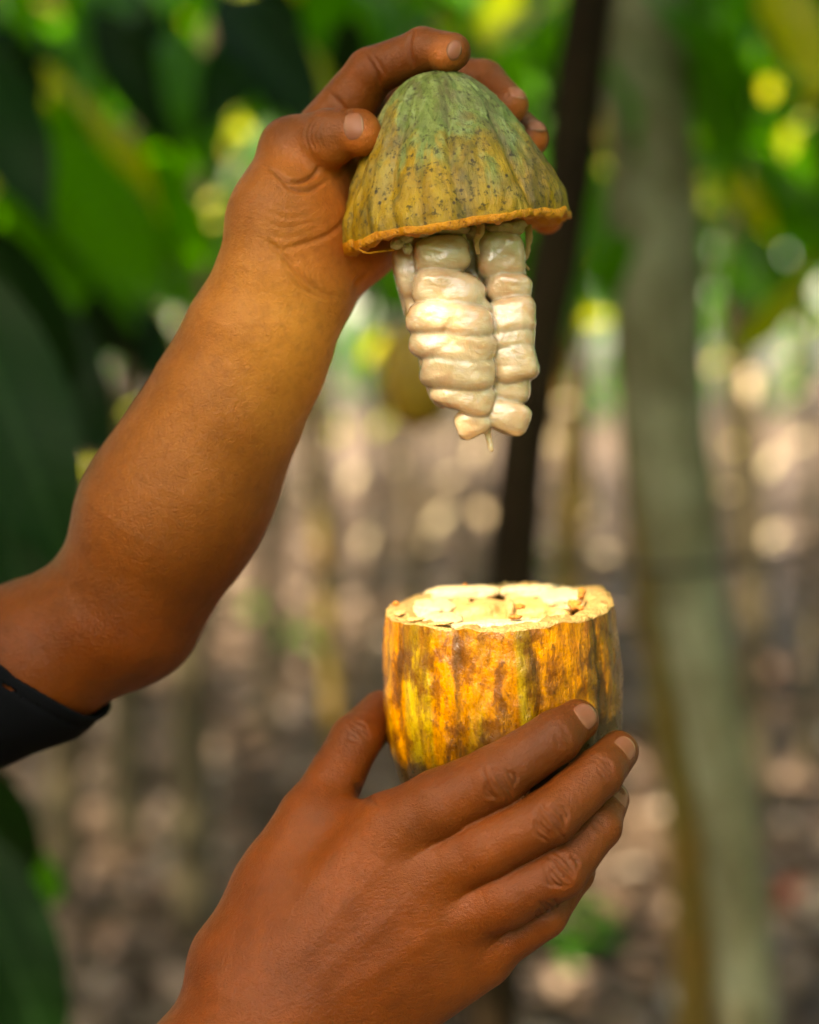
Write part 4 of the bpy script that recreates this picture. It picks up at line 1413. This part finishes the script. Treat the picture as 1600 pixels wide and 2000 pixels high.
upperR = Op(60, *chain((-260, 2800, -110, 200), (-560, 2450, -500, 230), (-1000, 1850, -1000, 260)))
armR = Op(70, Op(45, Op(18, palmR, Op(2.5, indexR, middleR, ringR, pinkR, thumbR)), foreR), upperR)

# ---- torso, neck, head, legs (outside the picture)
shL, shR = W(-960, 1700, 560), W(-1000, 1850, -1000)
ce = (shL + shR) / 2 + np.array([-260.0, 0, 0])
hip = ce + DN * 2600
nk = ce - DN * 560 + np.array([60.0, 0, 0])
hd = nk - DN * 560 + np.array([90.0, 0, 0])
ax = shR - shL; ax /= np.linalg.norm(ax)
fw = np.array([1.0, 0, 0])
torso = Op(220, Cone(shL, shR, 260, 260), Cone(ce + DN * 300, hip, 520, 470), Cone(ce + DN * 200 - ax * 350, hip - ax * 250, 330, 320), Cone(ce + DN * 200 + ax * 350, hip + ax * 250, 330, 320),
           Cone(ce, nk, 290, 270))
head = Op(60, Ell(hd - DN * 60, (470, 390, 520)), Ell(hd + DN * 250 + fw * 110, (330, 300, 360)), Cone(hd + fw * 440 + DN * 30, hd + fw * 500 + DN * 190, 40, 75),
          Ell(hd + fw * 420 + DN * 320, (70, 130, 40)), Ell(hd + ax * 385 + DN * 60, (90, 40, 150)), Ell(hd - ax * 385 + DN * 60, (90, 40, 150)),
          Ell(hd + fw * 390 + ax * 160 - DN * 0, (55, 70, 50)), Ell(hd + fw * 390 - ax * 160, (55, 70, 50)))
ftd = (CAM[2] - 0.0)


def floor_pt(p):
    w_ = to_world(p); w_[2] = 0.05
    return (w_ - ORIGIN) @ ROT / U


legs = []
for sgn in (-1, 1):
    hp = hip + ax * 260 * sgn
    ft = floor_pt(hp)
    kn = (hp + ft) / 2 + fw * 60
    legs += [Cone(hp, kn, 400, 270), Cone(kn, ft, 270, 190), Cone(ft, ft + fw * 700, 200, 170)]
body = Op(150, Op(120, torso, head), Op(60, *legs))
PERSON = Op(60, body, armL, armR)


def build_person():
    gx = axis_grid(-3900, -830, 500, 520, 3.9, 80); gy = axis_grid(-2300, -240, 560, 1900, 4.1, 80); gz = axis_grid(-7900, -1060, 985, 2700, 3.9, 80)
    V, Q = surface(PERSON, gx, gy, gz, 2)
    V, Q = keep_largest(V, Q)
    d, g_ = grad(PERSON, V)
    Nn = g_ / (np.linalg.norm(g_, axis=1)[:, None] + 1e-9)
    # photo coordinates of each vertex, for laying out creases
    k = 1 + V[:, 1] / FPX
    PX = np.stack([V[:, 0] / k + 800, 1000 - V[:, 2] / k], 1)
    view = -(Nn * (V + np.array([0, FPX, 0])) / np.linalg.norm(V + np.array([0, FPX, 0]), axis=1)[:, None]).sum(1)
    disp = np.zeros(len(V))
    dark = np.zeros(len(V))
    frame = (PX[:, 0] > -30) & (PX[:, 0] < 1300) & (PX[:, 1] > -20) & (PX[:, 1] < 2030) & (view > 0.05)

    def crease(pts, depth, sig, wlo=-400, whi=700, dk=0.5):
        c = curve_pts([(*p, 0) for p in pts], 24)[:, :2]
        lo, hi = c.min(0) - 20, c.max(0) + 20
        m = np.nonzero(frame & (PX >= lo).all(1) & (PX <= hi).all(1) & (V[:, 1] > wlo) & (V[:, 1] < whi))[0]
        if not len(m):
            return
        P = PX[m]
        best = np.full(len(m), 1e9); tt = np.zeros(len(m))
        for i in range(len(c) - 1):
            a, b = c[i], c[i + 1]
            ba = b - a
            h = np.clip(((P - a) @ ba) / (ba @ ba + 1e-9), 0, 1)
            dd = np.linalg.norm(P - a - h[:, None] * ba, axis=1)
            u = dd < best
            best[u] = dd[u]; tt[u] = (i + h[u]) / (len(c) - 1)
        fade = np.sin(np.pi * np.clip(tt, 0.03, 0.97)) ** 0.5
        e = np.exp(-(best / sig) ** 2) * fade
        disp[m] -= 2.1 * depth * e
        disp[m] += 0.22 * depth * np.exp(-((best - 2.4 * sig) / (1.3 * sig)) ** 2) * fade
        dark[m] = np.maximum(dark[m], dk * e)  # shade of the fold painted into the skin colour

    def knuckle_shaded(cx, cy, ang, L, Wd, n, depth=2.6, seed=0, whi=700):
        """an oval patch of cross wrinkles; ang = finger direction in the picture (degrees, up positive)"""
        r = random.Random(seed)
        t = math.radians(ang)
        ux, uy = math.cos(t), -math.sin(t)
        vx, vy = -uy, ux
        for i in range(n):
            u = (i / (n - 1) - 0.5) * 2
            half = Wd * math.sqrt(max(0.08, 1 - 0.7 * u * u)) * r.uniform(0.6, 1.15)
            off = r.uniform(-0.2, 0.2) * Wd
            bow = u * L * 0.22 + r.uniform(-2, 2)
            pts = []
            for q in (-1, -0.5, 0, 0.5, 1):
                uu = u * L * 0.62 + bow * (1 - q * q) + r.uniform(-1.5, 1.5)
                vv = q * half + off
                pts.append((cx + ux * uu + vx * vv, cy + uy * uu + vy * vv))
            crease(pts, depth * r.uniform(0.6, 1.15), 2.7, whi=whi, dk=0.85)

    # lower hand: knuckle folds of the three front fingers and the end joints
    knuckle_shaded(975, 1531, 30, 42, 38, 9, 3.0, 1)
    knuckle_shaded(1076, 1602, 36, 42, 38, 9, 3.0, 2)
    knuckle_shaded(1096, 1700, 44, 42, 36, 9, 3.0, 3)
    knuckle_shaded(1068, 1778, 45, 26, 20, 5, 2.2, 4)
    knuckle_shaded(1098, 1442, 34, 16, 26, 4, 1.6, 5)
    knuckle_shaded(1184, 1502, 42, 16, 28, 4, 2.0, 6)
    knuckle_shaded(1172, 1612, 52, 14, 22, 4, 1.5, 7)
    
    knuckle_shaded(700, 1430, 55, 22, 26, 5, 1.8, 9)
    for i in range(5):
        crease([(690 + i * 7, 1530 + i * 3), (701 + i * 6, 1548 + i * 2), (706 + i * 8, 1566 + i * 3)], 1.6, 3.0)
    # raised hand: thumb joint, thenar fold, wrist folds, finger folds
    for i, (x, dk) in enumerate([(598, 2.0), (607, 2.8), (616, 2.2), (626, 1.4)]):
        crease([(x + 12, 232), (x, 252), (x - 2, 272), (x + 8, 292)], dk, 2.8)
    crease([(530, 330), (560, 352), (590, 354), (612, 342), (624, 326)], 4.0, 3.6)
    crease([(545, 345), (570, 368), (604, 372), (640, 352)], 2.4, 3.4)
    for i in range(5):
        crease([(505 + 4 * i, 385 + 22 * i), (560, 405 + 20 * i), (620 - 2 * i, 398 + 16 * i)], 0.55, 4.0, dk=0.10)
    crease([(680, 420), (655, 450), (615, 470), (560, 486)], 1.8, 5.0, dk=0.15)
    crease([(520, 470), (555, 500), (590, 540), (630, 572), (668, 580)], 2.4, 5.5, dk=0.2)
    crease([(560, 528), (600, 568), (650, 590)], 2.0, 4.0, dk=0.2)
    crease([(712, 105), (726, 126), (738, 150), (742, 172)], 3.5, 4.0, dk=0.4)
    crease([(724, 100), (738, 122), (752, 146)], 2.0, 3.2, dk=0.3)
    crease([(806, 62), (798, 84), (800, 106), (808, 128)], 3.5, 4.0, dk=0.4)
    crease([(640, 180), (668, 206), (690, 236)], 2.4, 5.0, dk=0.2)
    crease([(690, 560), (700, 545), (716, 533)], 2.0, 3.5, dk=0.2)
    crease([(90, 1090), (130, 1135), (165, 1185)], 1.4, 16.0, dk=0.1)
    V = V + Nn * disp[:, None]
    # broad unevenness: tendons and veins on the back of the lower hand
    tend = np.zeros(len(V))
    for a, b in (((560, 1900), (790, 1630)), ((600, 1930), (860, 1705)), ((650, 1950), (905, 1790))):
        a, b = np.array(a, float), np.array(b, float)
        h = np.clip(((PX - a) @ (b - a)) / ((b - a) @ (b - a)), 0, 1)
        dd = np.linalg.norm(PX - a - h[:, None] * (b - a), axis=1)
        tend += np.exp(-(dd / 20) ** 2) * np.sin(np.pi * np.clip(h, 0.02, 0.98)) ** 0.6
    V = V + Nn * (frame * tend * 2.6)[:, None]
    V = V + Nn * (1.2 * vnoise(V / 100, 91, 2, 1.4))[:, None]
    # skin tone: palm side and finger pads are lighter
    tone = np.zeros(len(V))

    def blob(px, py, w, r, amt=1.0):
        nonlocal tone
        q = V - W(px, py, w)
        tone = np.maximum(tone, amt * np.exp(-((q ** 2).sum(1) / r ** 2) ** 1.4))
    for a in ((640, 440, 170, 115, 1.0), (700, 490, 220, 110, 1.0), (610, 500, 130, 80, 0.75), (650, 370, 190, 85, 0.9), (715, 285, 62, 45, 0.85), (735, 258, 70, 40, 0.5), (868, 112, 62, 40, 0.9),
              (1022, 225, 180, 36, 0.7), (1060, 285, 250, 36, 0.7), (1075, 440, 330, 44, 0.8), (760, 480, 270, 70, 0.9), (640, 320, 110, 60, 0.35), (590, 330, 120, 60, 0.35)):
        blob(*a)
    inner_lit = 0.9 * np.exp(-(((PX[:, 0] - 585) / 190) ** 2 + ((PX[:, 1] - 640) / 240) ** 2)) * (PX[:, 1] < 1300) * (PX[:, 0] > 0) * (PX[:, 0] < 800)  # brighter light near the wrist painted into the skin tone
    tone = np.maximum(tone, 0.0 * np.exp(-(((PX[:, 0] - 600) / 170) ** 2 + ((PX[:, 1] - 620) / 190) ** 2)))
    # inner side of the forearm paler, with light fading towards the elbow painted in
    inner_lit = np.maximum(inner_lit, 0.42 * np.clip((1230 - PX[:, 1]) / 480, 0, 1) * np.clip((PX[:, 1] - 480) / 120, 0, 1) * np.clip(view, 0, 1) * (PX[:, 0] < 720))
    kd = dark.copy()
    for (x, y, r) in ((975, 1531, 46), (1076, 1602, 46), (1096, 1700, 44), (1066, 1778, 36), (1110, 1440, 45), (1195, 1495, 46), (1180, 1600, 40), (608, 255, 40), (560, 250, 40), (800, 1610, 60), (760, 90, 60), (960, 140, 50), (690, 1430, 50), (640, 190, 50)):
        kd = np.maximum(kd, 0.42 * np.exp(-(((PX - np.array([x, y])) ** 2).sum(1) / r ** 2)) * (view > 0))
    for (a, b) in (((860, 1575), (1150, 1400)), ((950, 1655), (1230, 1465)), ((990, 1755), (1215, 1555)), ((700, 110), (900, 90)), ((950, 150), (1020, 200))):  # shade along the fingers, painted in as darker skin
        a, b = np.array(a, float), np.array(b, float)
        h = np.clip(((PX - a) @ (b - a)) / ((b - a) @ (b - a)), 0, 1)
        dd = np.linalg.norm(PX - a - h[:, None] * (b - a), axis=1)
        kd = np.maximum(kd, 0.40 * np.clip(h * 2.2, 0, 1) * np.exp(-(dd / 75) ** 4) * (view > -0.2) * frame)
    base = to_world(floor_pt(hip))
    base[2] = 0
    me = mesh_np("person", to_world(V) - base, Q, True, [M['skin']], {"tone": tone, "inner_lit": inner_lit, "knuckle_shaded": np.clip(kd, 0, 1)})
    o = link("person", me, None, Matrix.Translation(Vector(base)))
    tag(o, "person with bare forearms in a black sleeve, both hands holding the split cocoa pod", "person")
    return o


PERSONO = build_person()


def nail(px, py, a, b, r, half_ang=0.95, t0=-0.15, t1=0.85, lift=1.6, len_px=None):
    """a fingernail laid on the skin. a, b: joints (px, py, w) of the end bone; the nail is centred under the pixel (px, py)"""
    A, B = W(*a), W(*b)
    t = (B - A) / np.linalg.norm(B - A)
    # where the view ray through the pixel meets the skin
    ray = np.array([(px - 800) / FPX, 1.0, (1000 - py) / FPX])
    p = np.array([0, -FPX, 0]) + ray * (FPX - 400)
    for _ in range(60):
        p = p + ray / np.linalg.norm(ray) * float(ev(PERSON, p[None].astype(F32), None)[0]) * 0.9
    c_ax = A + t * ((p - A) @ t)
    nrm = p - c_ax
    nrm /= np.linalg.norm(nrm)
    side = np.cross(t, nrm)
    s0 = (p - A) @ t
    Lh = len_px / 2
    nu, nv = 14, 12
    uu_, vv_ = np.meshgrid(np.linspace(0, 1, nu + 1), np.linspace(-1, 1, nv + 1), indexing='ij')
    u, v = uu_.ravel(), vv_.ravel()
    # rounded root and free edge
    u2 = u + 0.10 * v * v * np.where(u < 0.5, 1, -1) * np.abs(u - 0.5) * 2
    v2 = v * (1 - 0.45 * np.abs(2 * u - 1) ** 3.5)
    sv = s0 + (u2 - 0.5) * 2 * Lh
    ab_ = np.linalg.norm(B - A)
    over = np.maximum(sv - ab_, 0)
    org = A + t * np.minimum(sv, ab_)[:, None]
    dirv = nrm * np.cos(v2 * half_ang)[:, None] + side * np.sin(v2 * half_ang)[:, None]
    dirv = dirv * r + t * over[:, None]
    dirv /= np.linalg.norm(dirv, axis=1)[:, None]
    hgt = np.full(len(u), r * 1.7)
    for _ in range(22):
        dd = ev(PERSON, (org + dirv * hgt[:, None]).astype(F32), 60.0)
        hgt = np.clip(hgt - np.clip(dd, -20, 20) * 0.8, r * 0.35, r * 1.7)
    edge = np.maximum(np.abs(v), np.abs(2 * u - 1) * np.where(u < 0.5, 1.0, 0.55))
    rows = org + dirv * (hgt + lift * (1 - edge ** 5) - 1.0 * edge ** 6)[:, None]
    uv = [(b_, a_, 0) for a_, b_ in zip(u, v)]
    top = np.array(rows)
    bot = top - nrm * 5
    V = np.concatenate([top, bot])
    n1 = len(top)
    I = np.arange(n1).reshape(nu + 1, nv + 1)
    F = np.stack([I[:-1, :-1], I[:-1, 1:], I[1:, 1:], I[1:, :-1]], -1).reshape(-1, 4)
    Fb = (F + n1)[:, ::-1]
    rim = np.concatenate([I[0, :], I[1:, -1], I[-1, -2::-1], I[-2:0:-1, 0]])
    R2 = np.roll(rim, -1)
    Fs = np.stack([rim, rim + n1, R2 + n1, R2], -1)
    c = to_world(c_ax)
    me = mesh_np("fingernail", to_world(V) - c, np.concatenate([F, Fb, Fs]), True, [M['nail']], {"uvw": np.array(uv + uv, float)})
    link("fingernail", me, PERSONO, Matrix.Translation(Vector(c)))


nail(1147, 1396, (1086, 1440, -58), (1128, 1408, -18), 42, 0.72, len_px=52)
nail(1224, 1458, (1168, 1508, -52), (1208, 1468, 28), 40, 0.78, len_px=56)
nail(1212, 1552, (1166, 1612, -30), (1192, 1562, 48), 37, 0.8, len_px=50)
nail(690, 243, (640, 268, 122), (700, 257, 98), 45, 0.72, len_px=46)
nail(897, 98, (826, 97, 132), (884, 101, 98), 37, 0.7, len_px=44)
nail(1014, 180, (945, 163, 290), (996, 206, 205), 37, 0.75, len_px=46)
nail(1052, 243, (985, 235, 350), (1036, 270, 275), 36, 0.75, len_px=44)


def build_clothes():
    # cut of the left sleeve: a plane across the upper arm
    A, B = W(262, 1188, 340), W(60, 1272, 370)
    ua = (B - A) / np.linalg.norm(B - A)
    cuff = W(40, 1312, 230)
    ua2 = np.array([-0.64, 0.10, -0.76]); ua2 /= np.linalg.norm(ua2)
    sl = Op(50, *chain((150, 1248, 360, 158), (60, 1290, 370, 162), (-400, 1480, 440, 205), (-960, 1700, 560, 255)))
    slR = Op(50, Cone(W(-560, 2450, -500), shR, 270, 290))
    tor = Op(220, Cone(shL, shR, 285, 285), Cone(ce + DN * 300, hip, 560, 520), Cone(ce + DN * 200 - ax * 350, hip - ax * 250, 370, 360), Cone(ce + DN * 200 + ax * 350, hip + ax * 250, 370, 360))
    arm_in = Op(50, *chain((245, 1192, 340, 134), (60, 1288, 370, 146), (-400, 1475, 440, 185)))
    uni = Op(80, tor, sl, slR)

    def cut(P, d):
        s = (cuff - P) @ ua2.astype(F32)
        s = s + 6 * np.sin(P[:, 2] / 60) + 4 * np.sin(P[:, 1] / 45 + 1)
        d = np.maximum(d, np.where(P[:, 0] > -1300, s, -900))
        hollow = np.maximum(-(ev(arm_in, P, 60.0) - 7), -(s + 70))
        hollow = np.where(P[:, 0] > -1300, hollow, -900)
        d = np.maximum(d, np.where(s > -70, -(ev(arm_in, P, 60.0) - 6), -900))
        q = P.astype(np.float64) / 100
        fold = 9 * np.sin((P @ ua.astype(F32)) / 34 + 2.2 * vnoise(q, 95, 2, 0.8)) * vnoise(q, 96, 2, 0.7)
        hem = 3.0 * np.exp(-((s + 30) / 6) ** 2)
        return (d + hem + fold * 0.5 * (np.abs(d) < 60)).astype(F32)
    f = Fn(cut, uni)
    gx = axis_grid(-3900, -900, -520, -480, 5.5); gy = axis_grid(-2300, 120, 640, 1900, 6); gz = axis_grid(-5200, -720, -120, 1200, 5.5)
    V, Q = surface(f, gx, gy, gz, 1)
    V, Q = keep_largest(V, Q)
    c = to_world(ce)
    link("shirt", mesh_np("shirt", to_world(V) - c, Q, True, [M['shirt']]), PERSONO, Matrix.Translation(Vector(c)))
    tr = []
    for sgn in (-1, 1):
        hp = hip + ax * 260 * sgn
        ft = floor_pt(hp)
        kn = (hp + ft) / 2 + fw * 60
        tr += [Cone(hp, kn, 440, 320), Cone(kn, ft - DN * 250, 320, 270)]
    f = Op(60, *tr)
    g3 = [axis_grid(*v) for v in ((-4200, -2600, -2590, -300, 40), (-2300, -200, -190, 1900, 40), (-7700, -5000, -4990, -2000, 40))]
    V, Q = surface(f, *g3, 1)
    c = to_world(hip)
    link("trousers", mesh_np("trousers", to_world(V) - c, Q, True, [M['trousers']]), PERSONO, Matrix.Translation(Vector(c)))
    hr = Fn(lambda P, d: np.maximum(d, ((P - (hd - DN * 90 + fw * 150)) @ (fw * 0.75 + DN * 0.66)).astype(F32)).astype(F32), Op(40, Ell(hd - DN * 75, (505, 425, 545))))
    g3 = [axis_grid(*v) for v in ((hd[0] - 700, hd[0], hd[0] + 10, hd[0] + 700, 24, 40), (hd[1] - 600, hd[1], hd[1] + 10, hd[1] + 600, 24, 40), (hd[2] - 700, hd[2], hd[2] + 10, hd[2] + 900, 24, 40))]
    V, Q = surface(hr, *g3, 1)
    V = V + 10 * RNG.normal(0, 1, V.shape)
    c = to_world(hd)
    link("hair", mesh_np("hair", to_world(V) - c, Q, True, [M['hair']]), PERSONO, Matrix.Translation(Vector(c)))
build_clothes()


# ------------------------------------------------------------------ unseen leaves added overhead on the sun's side: they shade the hands and leave a gap over the lower fruit
def overhead():
    s = SUN
    a = np.cross(s, [0, 0, 1.0]); a /= np.linalg.norm(a)
    b = np.cross(s, a)

    def ab(p):
        q = np.asarray(p) - ORIGIN
        return np.stack([q @ a, q @ b], -1)
    gap = []
    for th in np.linspace(0, 2 * np.pi, 28):
        for f in (1.0, 0.6, 0.2):
            gap.append(to_world(W(975, 1188, 212) + np.array([math.cos(th) * 222 * f, math.sin(th) * 222 * f, 0])))
    for px_ in np.linspace(755, 1200, 14):
        ymax = np.interp(px_, [755, 880, 1130, 1205], [1425, 1408, 1322, 1285])
        for py_ in np.arange(1235, ymax, 25):
            dx = (px_ - 978) / 230
            gap.append(to_world(W(px_, py_, 212 - 228 * math.sqrt(max(0, 1 - dx * dx)))))
    for q in ((866, 606), (884, 668)):
        gap.append(to_world(W(*q, 30)))
    gap = ab(np.array(gap))
    root = tree("unseen cocoa tree added behind the viewer to shade the hands", [np.array([-1.7, -1.5, -0.05]), np.array([-1.65, -1.45, 1.2]), np.array([-1.5, -1.4, 2.2]), np.array([-1.3, -1.3, 2.7])], [0.06, 0.055, 0.045, 0.03], 'bark', seed=120)
    r = random.Random(5)
    me = PERSONO.data
    co = np.empty(len(me.vertices) * 3, F32)
    me.vertices.foreach_get("co", co)
    co = co.reshape(-1, 3)[::23].astype(float) + np.array(PERSONO.matrix_world.translation)
    lc = (co - ORIGIN) @ ROT / U
    co = co[(lc[:, 0] > -900) & (lc[:, 2] > -1100) & (lc[:, 2] < 1000)]
    extra = [to_world(W(px_, py_, 60)) for px_ in range(690, 1110, 22) for py_ in range(150, 870, 22)]
    for px_ in np.arange(770, 1190, 14):
        y0 = np.interp(px_, [755, 880, 1130, 1205], [1425, 1408, 1322, 1285]) + 16
        for py_ in np.arange(y0, y0 + 190, 14):
            dx = (px_ - 978) / 230
            extra.append(to_world(W(px_, py_, 212 - 228 * math.sqrt(max(0, 1 - dx * dx)))))
    tgt = ab(np.vstack([co, np.array(extra)]))
    dg = np.concatenate([np.min(np.linalg.norm(tgt[i:i + 500, None] - gap[None], axis=2), axis=1) for i in range(0, len(tgt), 500)])
    open_ = np.nonzero(dg > 0.006)[0]
    need = np.zeros(len(tgt), int)
    need[open_] = 2
    k = 0
    for i in range(9000):
        todo = np.nonzero(need > 0)[0]
        if not len(todo) or k >= 290:
            break
        c = tgt[todo[r.randrange(len(todo))]]
        L = r.uniform(0.13, 0.27) if i < 3000 else r.uniform(0.07, 0.16)
        an, t_ = r.uniform(0, 6.28), r.uniform(0.2, 0.8)
        dd = np.array([math.cos(an), math.sin(an)])
        nn = np.array([-dd[1], dd[0]])
        o2 = c - dd * L * t_

        def inside(Q, grow):
            y = ((Q - o2) @ dd) / (L * 0.93)
            hw = 0.17 * L * np.sin(np.pi * np.clip(y, 0, 1) ** 0.85) ** 0.75
            return (y > -0.02) & (y < 1.02) & (np.abs((Q - o2) @ nn) < hw + grow)
        if inside(gap, 0.003).any():
            continue
        hit = inside(tgt, -0.003)
        need[hit] = np.maximum(need[hit] - 1, 0)
        T = r.uniform(1.0, 1.6)
        p = ORIGIN + a * o2[0] + b * o2[1] + s * T
        dv = a * dd[0] + b * dd[1]
        one_leaf(root, p, dv, s + 0.12 * np.array([r.gauss(0, 1), r.gauss(0, 1), 0]), L, 3, 'leafdark' if r.random() < 0.5 else 'leaf')
        k += 1
    print("uncovered", (need == 2).sum(), "of", len(tgt))
    print("overhead leaves", k)


overhead()
